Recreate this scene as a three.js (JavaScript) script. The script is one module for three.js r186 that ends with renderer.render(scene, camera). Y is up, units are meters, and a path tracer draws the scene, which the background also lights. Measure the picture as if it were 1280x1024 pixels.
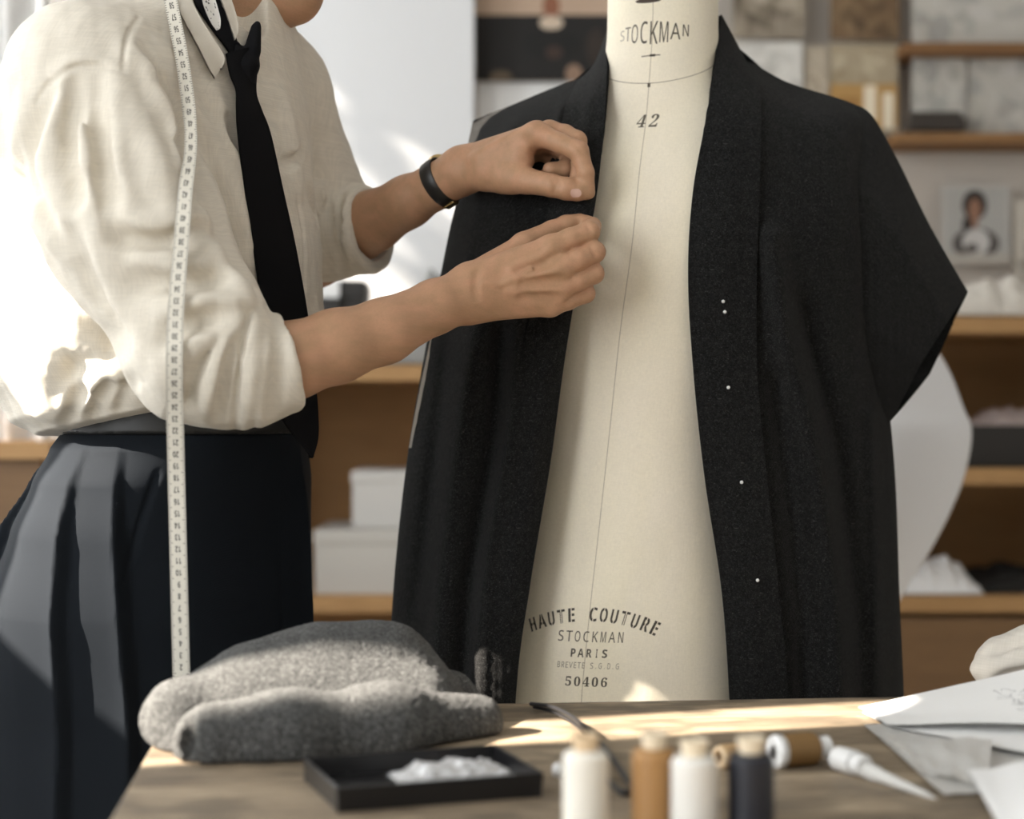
import * as THREE from 'three';
import { mergeGeometries } from 'three/addons/utils/BufferGeometryUtils.js';
import { RoundedBoxGeometry } from 'three/addons/geometries/RoundedBoxGeometry.js';
import { RectAreaLightUniformsLib } from 'three/addons/lights/RectAreaLightUniformsLib.js';

// ---------------------------------------------------------------- camera, light, exposure
const scene = new THREE.Scene();
const EYE = 1.12, FOCAL = 2132.6;                       // eye height in metres; lens as a focal length in 1280x1024 pixels
const camera = new THREE.PerspectiveCamera(27, 1.25, 0.05, 60);
camera.position.set(0, EYE, 0); camera.lookAt(0, EYE, -5);
camera.focus = 1.78; camera.userData.fStop = 2.7;
scene.add(camera);
const renderer = new THREE.WebGLRenderer({ antialias: true });
renderer.toneMapping = THREE.LinearToneMapping;
renderer.toneMappingExposure = 1.36;
renderer.shadowMap.enabled = true;
RectAreaLightUniformsLib.init();
scene.background = new THREE.Color().setRGB(0.98, 1.0, 0.99);
scene.backgroundIntensity = 1.2;

const SUN = new THREE.Vector3(1, -0.69, -0.3).normalize();   // the way sunlight travels
const sun = new THREE.DirectionalLight(0xfff3e4, 26);
sun.position.copy(SUN).multiplyScalar(-8).add(new THREE.Vector3(-0.2, 1.0, -1.8));
sun.target.position.set(-0.2, 1.0, -1.8);
sun.castShadow = true; sun.shadow.mapSize.set(2048, 2048); sun.shadow.radius = 1.2;
Object.assign(sun.shadow.camera, { left: -4, right: 4, top: 4, bottom: -4, near: 0.1, far: 20 });
scene.add(sun, sun.target);

// window openings in the left wall: [from depth, to depth, sill height, head height]
const WALLX = -1.6;
const OPENINGS = [[-1.0, 0.05, 0.85, 2.72], [0.16, 0.52, 0.85, 2.72], [0.95, 1.105, 0.85, 2.29], [1.29, 1.44, 1.63, 2.2], [1.445, 1.75, 2.38, 2.72], [1.8, 2.34, 0.85, 2.45], [2.75, 3.4, 0.85, 2.72]];
const SKYLIGHT = 4.9;
for (const [a, b, lo, hi] of OPENINGS) {                 // daylight of the open sky in each window
  const l = new THREE.RectAreaLight(0xf5f8fb, SKYLIGHT, b - a, hi - lo);
  l.position.set(WALLX + 0.02, (lo + hi) / 2, -(a + b) / 2); l.lookAt(5, (lo + hi) / 2, -(a + b) / 2);
  scene.add(l);
}

// ---------------------------------------------------------------- helpers
const V = (x, y, z) => new THREE.Vector3(x, y, z);
const P = (px, py, z) => V((px - 640) / FOCAL * z, EYE - (py - 512) / FOCAL * z, -z);   // a place in the room at depth z
const TABLE = 0.83;
const T = (px, py, h = 0) => P(px, py, (EYE - TABLE - h) * FOCAL / (py - 512));           // a place on the table top (or h above it)
let seed = 7; const rnd = () => { seed = (seed * 1664525 + 1013904223) >>> 0; return seed / 4294967296; };
const clamp = (x, a = 0, b = 1) => Math.min(b, Math.max(a, x));
const mix = (a, b, t) => a + (b - a) * t;
const smooth = (a, b, x) => { const t = clamp((x - a) / (b - a)); return t * t * (3 - 2 * t); };
function hash(i, j, s) { let h = Math.imul(i, 374761393) ^ Math.imul(j, 668265263) ^ Math.imul(s, 2147483647 ^ 0x5bd1e995); h = Math.imul(h ^ (h >>> 13), 1274126177); return ((h ^ (h >>> 16)) >>> 0) / 4294967296; }
function tnoise(x, y, per, s) {                           // noise that repeats every `per`
  const i = Math.floor(x), j = Math.floor(y), u = x - i, v = y - j, a = u * u * (3 - 2 * u), b = v * v * (3 - 2 * v), w = (k) => ((k % per) + per) % per;
  return mix(mix(hash(w(i), w(j), s), hash(w(i + 1), w(j), s), a), mix(hash(w(i), w(j + 1), s), hash(w(i + 1), w(j + 1), s), a), b);
}
const fbm = (u, v, f, s, o = 4) => { let t = 0, a = 0.5; for (let k = 0; k < o; k++) { t += a * tnoise(u * f, v * f, f, s + k); f *= 2; a /= 2; } return t; };
function n3(x, y, z) { return (Math.sin(x * 1.7 + Math.sin(y * 2.3 + 1.1) * 1.3) + Math.sin(y * 1.9 + Math.sin(z * 2.1 + .4) * 1.2) + Math.sin(z * 1.5 + Math.sin(x * 2.6 + 2.) * 1.4)) / 3; }
function dataTex(n, fn, srgb = true, m = n) {             // fn(u, v) -> [r, g, b] 0..1
  const d = new Uint8Array(n * m * 4);
  for (let j = 0; j < m; j++) for (let i = 0; i < n; i++) { const c = fn(i / n, j / m), k = (j * n + i) * 4; for (let q = 0; q < 3; q++) d[k + q] = clamp(c[q]) * 255; d[k + 3] = 255; }
  const t = new THREE.DataTexture(d, n, m); t.wrapS = t.wrapT = THREE.RepeatWrapping; t.magFilter = THREE.LinearFilter; t.minFilter = THREE.LinearMipmapLinearFilter; t.generateMipmaps = true;
  if (srgb) t.colorSpace = THREE.SRGBColorSpace; t.needsUpdate = true; return t;
}
const gray = (n, fn, m) => dataTex(n, (u, v) => { const g = fn(u, v); return [g, g, g]; }, false, m);
const rep = (t, x, y = x) => { const c = t.clone(); c.repeat.set(1 / x, 1 / y); c.needsUpdate = true; return c; };   // uv in metres: one tile is x by y metres
const mat = (o) => new THREE.MeshPhysicalMaterial({ roughness: 0.8, side: THREE.DoubleSide, ...o });
const lin = (r, g, b) => new THREE.Color().setRGB(r, g, b);

const used = {};
const numbered = (n) => { const k = used[n] = (used[n] ?? -1) + 1; return k ? n + '_' + String(k).padStart(3, '0') : n; };
function tag(o, label, category, group) { o.name = numbered(o.name); o.userData = { label, category }; if (group) o.userData.group = group; scene.add(o); return o; }
function grp(name, label, category, pos, group) { const g = new THREE.Group(); g.name = name; if (pos) g.position.copy(pos); return tag(g, label, category, group); }
function part(name, geo, m, parent, label) {
  const o = new THREE.Mesh(geo, m); o.name = name; o.castShadow = o.receiveShadow = true;
  if (parent) { if (parent.position && parent.isGroup && !parent.userData.raw) { geo.translate(-parent.position.x, -parent.position.y, -parent.position.z); } parent.add(o); }
  if (label) o.userData.label = label; return o;
}
const solo = (name, geo, m, label, category, group) => tag(part(name, geo, m), label, category, group);
function struct(name, geo, m, parent) { const o = part(name, geo, m); o.userData.kind = 'structure'; (parent ?? scene).add(o); return o; }
const box = (x0, x1, y0, y1, z0, z1) => new THREE.BoxGeometry(Math.abs(x1 - x0), Math.abs(y1 - y0), Math.abs(z1 - z0)).translate((x0 + x1) / 2, (y0 + y1) / 2, (z0 + z1) / 2);
const rbox = (w, h, d, r = 0.003, s = 2) => new RoundedBoxGeometry(w, h, d, s, r);
const plain = (g) => { const o = g.index ? g.toNonIndexed() : g; for (const k of Object.keys(o.attributes)) if (!['position', 'normal', 'uv'].includes(k)) o.deleteAttribute(k); return o; };
const merge = (a) => mergeGeometries(a.map(plain));
function metreUV(g, f = (x, y, z) => [x + z * 0.7, y]) { const p = g.attributes.position, u = new Float32Array(p.count * 2); for (let i = 0; i < p.count; i++) { const [a, b] = f(p.getX(i), p.getY(i), p.getZ(i)); u[2 * i] = a; u[2 * i + 1] = b; } g.setAttribute('uv', new THREE.BufferAttribute(u, 2)); return g; }
function boxUV(g) { const p = g.attributes.position, n = g.attributes.normal, u = new Float32Array(p.count * 2); for (let i = 0; i < p.count; i++) { const ax = Math.abs(n.getX(i)), ay = Math.abs(n.getY(i)), az = Math.abs(n.getZ(i)); const x = p.getX(i), y = p.getY(i), z = p.getZ(i); const q = ay > ax && ay > az ? [x, z] : ax > az ? [z, y] : [x, y]; u[2 * i] = q[0]; u[2 * i + 1] = q[1]; } g.setAttribute('uv', new THREE.BufferAttribute(u, 2)); return g; }
function tube(pts, r, seg = 24, sides = 8, closed = false) { return new THREE.TubeGeometry(new THREE.CatmullRomCurve3(pts, closed), seg, r, sides, closed); }

// ---- a sheet of points, cols x rows, given thickness along its normals
function sheetNormals(p, nu, nv, closed) {
  const n = p.map(() => V(0, 0, 0)), at = (i, j) => p[j * nu + (closed ? (i + nu) % nu : clamp(i, 0, nu - 1))];
  const a = V(0, 0, 0), b = V(0, 0, 0);
  for (let j = 0; j < nv; j++) for (let i = 0; i < nu; i++) {
    a.subVectors(at(i + 1, j), at(i - 1, j)); const j0 = Math.max(0, j - 1), j1 = Math.min(nv - 1, j + 1); b.subVectors(at(i, j1), at(i, j0));
    n[j * nu + i].crossVectors(a, b).normalize();
  }
  return n;
}
function solidSheet(p, nu, nv, th, { closed = false, flip = false, uvs = null } = {}) {
  const nn = sheetNormals(p, nu, nv, closed), s = flip ? -1 : 1, pos = [], nor = [], uv = [], idx = [];
  let du = [0]; 
  for (let side = 0; side < 2; side++) for (let j = 0; j < nv; j++) { let acc = 0; for (let i = 0; i < nu; i++) {
    const q = p[j * nu + i], n = nn[j * nu + i], o = (side ? -1 : 0) * th * s; if (i) acc += q.distanceTo(p[j * nu + i - 1]);
    pos.push(q.x + n.x * o, q.y + n.y * o, q.z + n.z * o); const f = (side ? -1 : 1) * s; nor.push(n.x * f, n.y * f, n.z * f);
    if (uvs) uv.push(uvs[(j * nu + i) * 2], uvs[(j * nu + i) * 2 + 1]); else uv.push(acc, q.y);
  } }
  const N = nu * nv, I = (i, j) => j * nu + (closed ? i % nu : i);
  const quad = (a, b, c, d) => idx.push(a, b, c, a, c, d);
  for (let j = 0; j < nv - 1; j++) for (let i = 0; i < (closed ? nu : nu - 1); i++) {
    const a = I(i, j), b = I(i + 1, j), c = I(i + 1, j + 1), d = I(i, j + 1);
    if (flip) { quad(a, d, c, b); quad(N + a, N + b, N + c, N + d); } else { quad(a, b, c, d); quad(N + a, N + d, N + c, N + b); }
  }
  const rim = (a, b) => { if (flip) idx.push(a, b, N + b, a, N + b, N + a); else idx.push(a, N + b, b, a, N + a, N + b); };
  for (let i = 0; i < (closed ? nu : nu - 1); i++) { rim(I(i, 0), I(i + 1, 0)); rim(I(i + 1, nv - 1), I(i, nv - 1)); }
  if (!closed) for (let j = 0; j < nv - 1; j++) { rim(I(0, j + 1), I(0, j)); rim(I(nu - 1, j), I(nu - 1, j + 1)); }
  const g = new THREE.BufferGeometry();
  g.setAttribute('position', new THREE.Float32BufferAttribute(pos, 3)); g.setAttribute('normal', new THREE.Float32BufferAttribute(nor, 3)); g.setAttribute('uv', new THREE.Float32BufferAttribute(uv, 2)); g.setIndex(idx);
  return g;
}
const cr = (a, b, c, d, t) => 0.5 * ((2 * b) + (-a + c) * t + (2 * a - 5 * b + 4 * c - d) * t * t + (-a + 3 * b - 3 * c + d) * t * t * t);
function crLine(pts, t, closed = false) {                 // Catmull-Rom through number arrays, t in 0..1
  const n = pts.length, f = t * (closed ? n : n - 1), k = Math.min(Math.floor(f), closed ? n - 1 : n - 2), u = f - k, g = (i) => closed ? pts[(i + n) % n] : pts[clamp(i, 0, n - 1)];
  return g(k).map((_, q) => cr(g(k - 1)[q], g(k)[q], g(k + 1)[q], g(k + 2)[q], u));
}
function loft(cols, nu, nv, closed = false) {              // cols: columns of [px, py, depth]; gives points, nu across by nv down
  const out = [];
  for (let j = 0; j < nv; j++) { const row = cols.map((c) => crLine(c, j / (nv - 1))); for (let i = 0; i < nu; i++) { const q = crLine(row, closed ? i / nu : i / (nu - 1), closed); out.push(P(q[0], q[1], q[2])); } }
  return out;
}

// ---- distance fields and their meshes
const smin = (a, b, k) => { const h = Math.max(k - Math.abs(a - b), 0) / k; return Math.min(a, b) - h * h * k * 0.25; };
const smax = (a, b, k) => -smin(-a, -b, k);
function cone(a, ra, b, rb) {                             // tapered capsule
  const ax = a.x, ay = a.y, az = a.z, bx = b.x - ax, by = b.y - ay, bz = b.z - az, L = 1 / Math.max(1e-9, bx * bx + by * by + bz * bz);
  return (x, y, z) => { const px = x - ax, py = y - ay, pz = z - az; let t = (px * bx + py * by + pz * bz) * L; t = t < 0 ? 0 : t > 1 ? 1 : t; const qx = px - bx * t, qy = py - by * t, qz = pz - bz * t; return Math.sqrt(qx * qx + qy * qy + qz * qz) - (ra + (rb - ra) * t); };
}
function capped(a, ra, b, rb, round = 0.003) {            // cone with flat ends
  const c = cone(a, ra, b, rb), d = V(0, 0, 0).subVectors(b, a), l = d.length(); d.normalize();
  const far = cone(V(0, 0, 0).copy(a).addScaledVector(d, -0.2), ra, V(0, 0, 0).copy(b).addScaledVector(d, 0.2), rb);
  return (x, y, z) => { const t = (x - a.x) * d.x + (y - a.y) * d.y + (z - a.z) * d.z; const rr = ra + (rb - ra) * clamp(t / l); const px = x - a.x - d.x * t, py = y - a.y - d.y * t, pz = z - a.z - d.z * t; return smax(Math.sqrt(px * px + py * py + pz * pz) - rr, Math.max(-t, t - l), round * 2); };
}
function ellipsoid(c, rx, ry, rz, q = null) {
  const inv = q ? q.clone().invert() : null, v = V(0, 0, 0);
  return (x, y, z) => { v.set(x - c.x, y - c.y, z - c.z); if (inv) v.applyQuaternion(inv); const k0 = Math.hypot(v.x / rx, v.y / ry, v.z / rz), k1 = Math.hypot(v.x / (rx * rx), v.y / (ry * ry), v.z / (rz * rz)); return k1 < 1e-9 ? -Math.min(rx, ry, rz) : k0 * (k0 - 1) / k1; };
}
function blend(list, k) { return (x, y, z) => { let d = 1e9; for (const f of list) d = smin(d, f(x, y, z), k); return d; }; }
function grad(f, p, e = 0.0015) { return V(f(p.x + e, p.y, p.z) - f(p.x - e, p.y, p.z), f(p.x, p.y + e, p.z) - f(p.x, p.y - e, p.z), f(p.x, p.y, p.z + e) - f(p.x, p.y, p.z - e)).normalize(); }
function hit(f, px, py, near = 1.2, far = 2.4) {           // where a line of sight meets the surface (or passes nearest to it)
  const o = V(0, EYE, 0), d = P(px, py, 1).sub(o).normalize(); let t = near, best = 1e9, bt = t;
  for (let k = 0; k < 220 && t < far; k++) { const q = f(o.x + d.x * t, o.y + d.y * t, o.z + d.z * t); if (q < best) { best = q; bt = t; } if (q < 0.0004) break; t += Math.max(0.0005, q * 0.7); }
  return o.addScaledVector(d, bt);
}
function chain(pts, rs) { const L = []; for (let i = 0; i < pts.length - 1; i++) L.push(cone(pts[i], rs[i], pts[i + 1], rs[i + 1])); return L; }
// folds: [points on the surface as seen, radius, height, softness]; height > 0 raises a ridge, < 0 presses a groove
function sculpt(base, folds) {
  const S = folds.map(([line, r, h, k = 0.02]) => {
    const n = (line.length - 1) * 5 + 1, L3 = line.map(([a, b, s = 1]) => [a, b, s]);
    const pts = []; for (let i = 0; i < n; i++) { const t = i / (n - 1), [px, py, s] = crLine(L3, t), e = Math.pow(Math.sin(Math.PI * clamp(t, 0.02, 0.98)), 0.6), hh = h * s * e - (1 - e) * Math.sign(h) * k * 0.12, q = hit(base, px, py), nn = grad(base, q, 0.004), rr = r * s; pts.push({ p: q.addScaledVector(nn, h > 0 ? -(rr - hh) : (rr + hh)), r: rr }); }
    const L = []; for (let i = 0; i < pts.length - 1; i++) if (pts[i].p.distanceTo(pts[i + 1].p) < 0.05) L.push(cone(pts[i].p, pts[i].r, pts[i + 1].p, pts[i + 1].r));
    const b = new THREE.Box3().setFromPoints(pts.map((q) => q.p)).expandByScalar(r + k + 0.012);
    return { L, up: h > 0, k, b };
  });
  return (x, y, z) => {
    let d = base(x, y, z); if (d > 0.05 || d < -0.08) return d;
    for (const s of S) { const b = s.b; if (x < b.min.x || x > b.max.x || y < b.min.y || y > b.max.y || z < b.min.z || z > b.max.z) continue; let e = 1e9; for (const f of s.L) e = Math.min(e, f(x, y, z)); d = s.up ? smin(d, e, s.k) : smax(d, -e, s.k); }
    return d;
  };
}
function netMesh(f, lo, hi, h, { uv = null, lipschitz = 1.0 } = {}) {      // naive surface nets
  const nx = Math.ceil((hi.x - lo.x) / h) + 1, ny = Math.ceil((hi.y - lo.y) / h) + 1, nz = Math.ceil((hi.z - lo.z) / h) + 1, B = 6;
  const F = new Float32Array(nx * ny * nz).fill(1), id = (i, j, k) => (k * ny + j) * nx + i, reach = h * B * 0.95 + 0.004;
  for (let K = 0; K < nz; K += B) for (let J = 0; J < ny; J += B) for (let I = 0; I < nx; I += B) {
    const c = f(lo.x + (I + (B - 1) / 2) * h, lo.y + (J + (B - 1) / 2) * h, lo.z + (K + (B - 1) / 2) * h), far = Math.abs(c) > reach * lipschitz * 1.15;
    for (let k = K; k < Math.min(nz, K + B); k++) for (let j = J; j < Math.min(ny, J + B); j++) for (let i = I; i < Math.min(nx, I + B); i++) F[id(i, j, k)] = far ? c : f(lo.x + i * h, lo.y + j * h, lo.z + k * h);
  }
  const vid = new Int32Array(nx * ny * nz).fill(-1), pos = [], nor = [], idx = [];
  for (let k = 0; k < nz - 1; k++) for (let j = 0; j < ny - 1; j++) for (let i = 0; i < nx - 1; i++) {
    let m = 0; const c = []; for (let q = 0; q < 8; q++) { const v = F[id(i + (q & 1), j + ((q >> 1) & 1), k + (q >> 2))]; c.push(v); if (v < 0) m |= 1 << q; }
    if (m === 0 || m === 255) continue;
    let sx = 0, sy = 0, sz = 0, n = 0;
    for (let q = 0; q < 8; q++) for (const b of [1, 2, 4]) if (!(q & b)) { const r = q | b; if ((c[q] < 0) !== (c[r] < 0)) { const t = c[q] / (c[q] - c[r]); sx += (q & 1) + (b === 1 ? t : 0); sy += ((q >> 1) & 1) + (b === 2 ? t : 0); sz += (q >> 2) + (b === 4 ? t : 0); n++; } }
    const p = V(lo.x + (i + sx / n) * h, lo.y + (j + sy / n) * h, lo.z + (k + sz / n) * h), g = grad(f, p, h * 0.5), d = clamp(f(p.x, p.y, p.z), -h, h);
    p.addScaledVector(g, -d * 0.7); vid[id(i, j, k)] = pos.length / 3; pos.push(p.x, p.y, p.z); nor.push(g.x, g.y, g.z);
  }
  const quad = (a, b, c, d, flip) => { if (a < 0 || b < 0 || c < 0 || d < 0) return; if (flip) idx.push(a, c, b, a, d, c); else idx.push(a, b, c, a, c, d); };
  for (let k = 1; k < nz - 1; k++) for (let j = 1; j < ny - 1; j++) for (let i = 1; i < nx - 1; i++) {
    const v = F[id(i, j, k)] < 0;
    if (v !== F[id(i + 1, j, k)] < 0) quad(vid[id(i, j - 1, k - 1)], vid[id(i, j, k - 1)], vid[id(i, j, k)], vid[id(i, j - 1, k)], !v);
    if (v !== F[id(i, j + 1, k)] < 0) quad(vid[id(i - 1, j, k - 1)], vid[id(i, j, k - 1)], vid[id(i, j, k)], vid[id(i - 1, j, k)], v);
    if (v !== F[id(i, j, k + 1)] < 0) quad(vid[id(i - 1, j - 1, k)], vid[id(i, j - 1, k)], vid[id(i, j, k)], vid[id(i - 1, j, k)], !v);
  }
  const g = new THREE.BufferGeometry();
  g.setAttribute('position', new THREE.Float32BufferAttribute(pos, 3)); g.setAttribute('normal', new THREE.Float32BufferAttribute(nor, 3)); g.setIndex(idx);
  return metreUV(g, uv ?? undefined);
}
// a flat strip of cloth lying on a field: rows of [left px, left py, right px, right py], each row across the strip
function strip(f, rows, nu, nv, off, th, { fixed = null, soft = 2, crown = 0 } = {}) {
  const g = []; for (let j = 0; j < nv; j++) { const r = crLine(rows, j / (nv - 1)); for (let i = 0; i < nu; i++) { const t = i / (nu - 1), px = mix(r[0], r[2], t), py = mix(r[1], r[3], t); const z = typeof fixed === 'function' ? fixed(px, py, r) : fixed ? (Array.isArray(fixed) ? crLine(fixed.map((q) => [q]), j / (nv - 1))[0] : fixed) : -hit(f, px, py).z; g.push([px, py, z]); } }
  for (let s = 0; s < soft; s++) { const o = g.map((q) => q[2]); for (let j = 0; j < nv; j++) for (let i = 0; i < nu; i++) { let a = 0, n = 0; for (let dj = -1; dj <= 1; dj++) for (let di = -1; di <= 1; di++) { const jj = j + dj, ii = i + di; if (jj < 0 || ii < 0 || jj >= nv || ii >= nu) continue; a += o[jj * nu + ii]; n++; } g[j * nu + i][2] = Math.min(o[j * nu + i], a / n); } }
  const uvs = []; g.forEach((q, n) => uvs.push((n % nu) / (nu - 1), 1 - Math.floor(n / nu) / (nv - 1)));
  return solidSheet(g.map(([a, b, c], n) => P(a, b, c - off - crown * Math.sin(Math.PI * (n % nu) / (nu - 1)))), nu, nv, th, { flip: true, uvs });
}

// ---------------------------------------------------------------- materials
const weaveBump = gray(256, (u, v) => 0.5 + 0.22 * Math.sin(u * 256 * Math.PI / 2) * Math.sin(v * 256 * Math.PI / 2) + 0.35 * (fbm(u, v, 32, 3, 3) - 0.45));
const linenColor = dataTex(512, (u, v) => { const k = 0.95 + 0.05 * (tnoise(u * 12, v * 256, 256, 5) - 0.5) + 0.045 * (tnoise(u * 256, v * 12, 256, 6) - 0.5); return [k, k * 0.985, k * 0.955]; });
const feltColor = (base, fleck) => dataTex(512, (u, v) => { const n = fbm(u, v, 64, 11, 3), w = Math.pow(tnoise(u * 256 + 9 * tnoise(u * 24, v * 24, 24, 8), v * 200, 256, 21), 5); const k = base * (0.55 + 0.95 * n) + fleck * w; return [k, k, k * 0.985]; });
const feltBump = gray(512, (u, v) => 0.6 * fbm(u, v, 48, 31, 4) + 0.4 * tnoise(u * 220, v * 220, 220, 14));
const clothTwill = gray(256, (u, v) => 0.5 + 0.3 * Math.sin((u + v) * 256 * Math.PI / 3) + 0.3 * (fbm(u, v, 32, 17, 3) - 0.45));
const woodTex = (c0, c1, s, stretch = 14) => dataTex(512, (u, v) => { const w = fbm(u, v, 3, s, 3) * 0.5, g = fbm(u, v * 1, 4, s + 7, 2); const r = 0.5 + 0.5 * Math.sin((v * stretch + w * 2.4 + g) * Math.PI * 2), f = tnoise(u * 8, v * 256, 256, s + 3), h = tnoise(u * 24, v * 128, 128, s + 5); const k = clamp(0.10 * r + 0.4 * f + 0.3 * h + 0.45 * (fbm(u, v, 5, s + 11, 3) - 0.25)); return c0.map((x, q) => mix(x, c1[q], k)); });
const tableWood = [41, 53, 67].map((s) => dataTex(1024, (u, v) => {      // weathered boards: long grain, grey bleached streaks and dark old stains
  const f = tnoise(u * 10, v * 200, 200, s + 3), g = tnoise(u * 40, v * 120, 120, s + 5), w = fbm(u, v, 5, s + 11, 4), st = fbm(u, v, 7, s + 19, 4), k = clamp(0.34 * f + 0.22 * g + 0.9 * (w - 0.22)), dark = 0.2 * smooth(0.52, 0.66, st);
  return [[0.37, 0.76], [0.32, 0.685], [0.26, 0.575]].map(([a, b]) => mix(a, b, k) * (1 - dark));
}));
const tableBump = gray(512, (u, v) => 0.6 * tnoise(u * 8, v * 256, 256, 44) + 0.4 * fbm(u, v, 16, 45, 3));
const shelfWood = woodTex([0.60, 0.45, 0.28], [0.72, 0.57, 0.38], 91, 4), cabWood = woodTex([0.40, 0.295, 0.185], [0.50, 0.38, 0.245], 97, 4);
const plaster = dataTex(256, (u, v) => { const k = 0.93 + 0.08 * (fbm(u, v, 6, 61, 5) - 0.5); return [k, k, k]; });
const skinTex = dataTex(256, (u, v) => { const n = fbm(u, v, 12, 71, 4), f = tnoise(u * 200, v * 200, 200, 73); const k = 0.9 + 0.14 * (n - 0.45) + 0.05 * (f - 0.5); return [k, k * (0.985 - 0.05 * (n - 0.45)), k * 0.97]; });
const skinBump = gray(256, (u, v) => 0.5 * tnoise(u * 128, v * 128, 128, 75) + 0.5 * fbm(u, v, 40, 76, 2));

const M = {
  linen: mat({ color: lin(0.80, 0.765, 0.70), map: rep(linenColor, 0.12), bumpMap: rep(weaveBump, 0.06), bumpScale: 0.0004, roughness: 0.9, sheen: 0.2, sheenColor: lin(1, 1, 1), sheenRoughness: 0.6 }),
  black: mat({ color: lin(0.005, 0.005, 0.006), bumpMap: rep(clothTwill, 0.08), bumpScale: 0.0002, roughness: 0.85, specularIntensity: 0.3 }),
  trouser: mat({ color: lin(0.0085, 0.0112, 0.0150), bumpMap: rep(clothTwill, 0.05), bumpScale: 0.0003, roughness: 0.8, specularIntensity: 0.25 }),
  belt: mat({ color: lin(0.012, 0.012, 0.011), roughness: 0.5, bumpMap: rep(weaveBump, 0.1), bumpScale: 0.0002 }),
  skin: mat({ color: lin(0.56, 0.325, 0.19), map: rep(skinTex, 0.12), bumpMap: rep(skinBump, 0.05), bumpScale: 0.00025, roughness: 0.55, sheen: 0.1, sheenColor: lin(1, 0.8, 0.7) }),
  nail: mat({ color: lin(0.62, 0.40, 0.32), roughness: 0.25 }),
  lips: mat({ color: lin(0.42, 0.17, 0.13), roughness: 0.45 }),
  hair: mat({ color: lin(0.02, 0.014, 0.01), roughness: 0.5 }),
  eye: mat({ color: lin(0.7, 0.68, 0.65), roughness: 0.2 }), iris: mat({ color: lin(0.05, 0.03, 0.02), roughness: 0.2 }),
  coat: mat({ color: lin(1, 1, 1), map: rep(feltColor(0.105, 0.2), 0.14), bumpMap: rep(feltBump, 0.05), bumpScale: 0.0012, roughness: 1, sheen: 0.12, sheenColor: lin(1, 1, 1), sheenRoughness: 0.7, specularIntensity: 0.2 }),
  greyWool: mat({ color: lin(1, 1, 1), map: rep(feltColor(0.30, 0.40), 0.12), bumpMap: rep(feltBump, 0.05), bumpScale: 0.0014, roughness: 1, sheen: 0.3, sheenColor: lin(1, 1, 1), sheenRoughness: 0.6, specularIntensity: 0.2 }),
  plastic: mat({ color: lin(0.008, 0.008, 0.009), roughness: 0.28 }),
  steel: mat({ color: lin(0.35, 0.34, 0.33), metalness: 1, roughness: 0.3 }), darkSteel: mat({ color: lin(0.03, 0.03, 0.032), metalness: 0.4, roughness: 0.35 }), brass: mat({ color: lin(0.55, 0.40, 0.18), metalness: 1, roughness: 0.3 }),
  leather: mat({ color: lin(0.012, 0.011, 0.010), roughness: 0.4 }),
  paper: mat({ color: lin(0.84, 0.84, 0.83), roughness: 0.75 }), paperGrey: mat({ color: lin(0.62, 0.61, 0.58), roughness: 0.8 }),
  film: mat({ color: lin(0.86, 0.85, 0.82), roughness: 0.35, transmission: 0.45, thickness: 0 }),
  cello: mat({ color: lin(0.95, 0.95, 0.95), roughness: 0.12, transmission: 0.6, thickness: 0, clearcoat: 1, clearcoatRoughness: 0.1 }),
  whitePlastic: mat({ color: lin(0.78, 0.78, 0.77), roughness: 0.4 }),
  card: mat({ color: lin(0.66, 0.50, 0.32), roughness: 0.8 }), cardPale: mat({ color: lin(0.74, 0.64, 0.48), roughness: 0.8 }),
  wallWarm: mat({ color: lin(0.63, 0.575, 0.51), map: rep(plaster, 1.2), roughness: 0.95 }), wallWhite: mat({ color: lin(0.74, 0.73, 0.71), map: rep(plaster, 1.2), roughness: 0.95 }),
  floor: mat({ color: lin(0.30, 0.29, 0.27), map: rep(plaster, 1.2), roughness: 0.7 }),
  shelf: mat({ map: rep(shelfWood, 0.9, 0.3), roughness: 0.65 }), cabinet: mat({ map: rep(cabWood, 0.9, 0.35), roughness: 0.6 }),
  frame: mat({ color: lin(0.72, 0.71, 0.69), roughness: 0.5 }), glass: mat({ color: lin(1, 1, 1), transmission: 1, thickness: 0, roughness: 0 }),
  darkBox: mat({ color: lin(0.02, 0.018, 0.016), roughness: 0.6 }), board: mat({ color: lin(0.67, 0.675, 0.68), roughness: 0.7 }), rag: mat({ color: lin(0.72, 0.70, 0.67), roughness: 0.95, map: rep(linenColor, 0.2) }),
};

// ---------------------------------------------------------------- the room
const ROOM = { x0: WALLX, x1: 2.3, z0: 1.6, z1: -3.75, h: 3.1 };
struct('floor', boxUV(box(ROOM.x0 - 0.12, ROOM.x1 + 0.12, -0.12, 0, ROOM.z0 + 0.12, ROOM.z1 - 0.12)), M.floor);
struct('ceiling', boxUV(box(ROOM.x0 - 0.12, ROOM.x1 + 0.12, ROOM.h, ROOM.h + 0.12, ROOM.z0 + 0.12, ROOM.z1 - 0.12)), M.wallWhite);
struct('wall_back', boxUV(box(ROOM.x0 - 0.12, ROOM.x1 + 0.12, 0, ROOM.h, ROOM.z1 - 0.12, ROOM.z1)), M.wallWarm);
struct('wall_front', boxUV(box(ROOM.x0 - 0.12, ROOM.x1 + 0.12, 0, ROOM.h, ROOM.z0, ROOM.z0 + 0.12)), M.wallWhite);
struct('wall_right', boxUV(box(ROOM.x1, ROOM.x1 + 0.12, 0, ROOM.h, ROOM.z0, ROOM.z1)), M.wallWhite);
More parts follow.
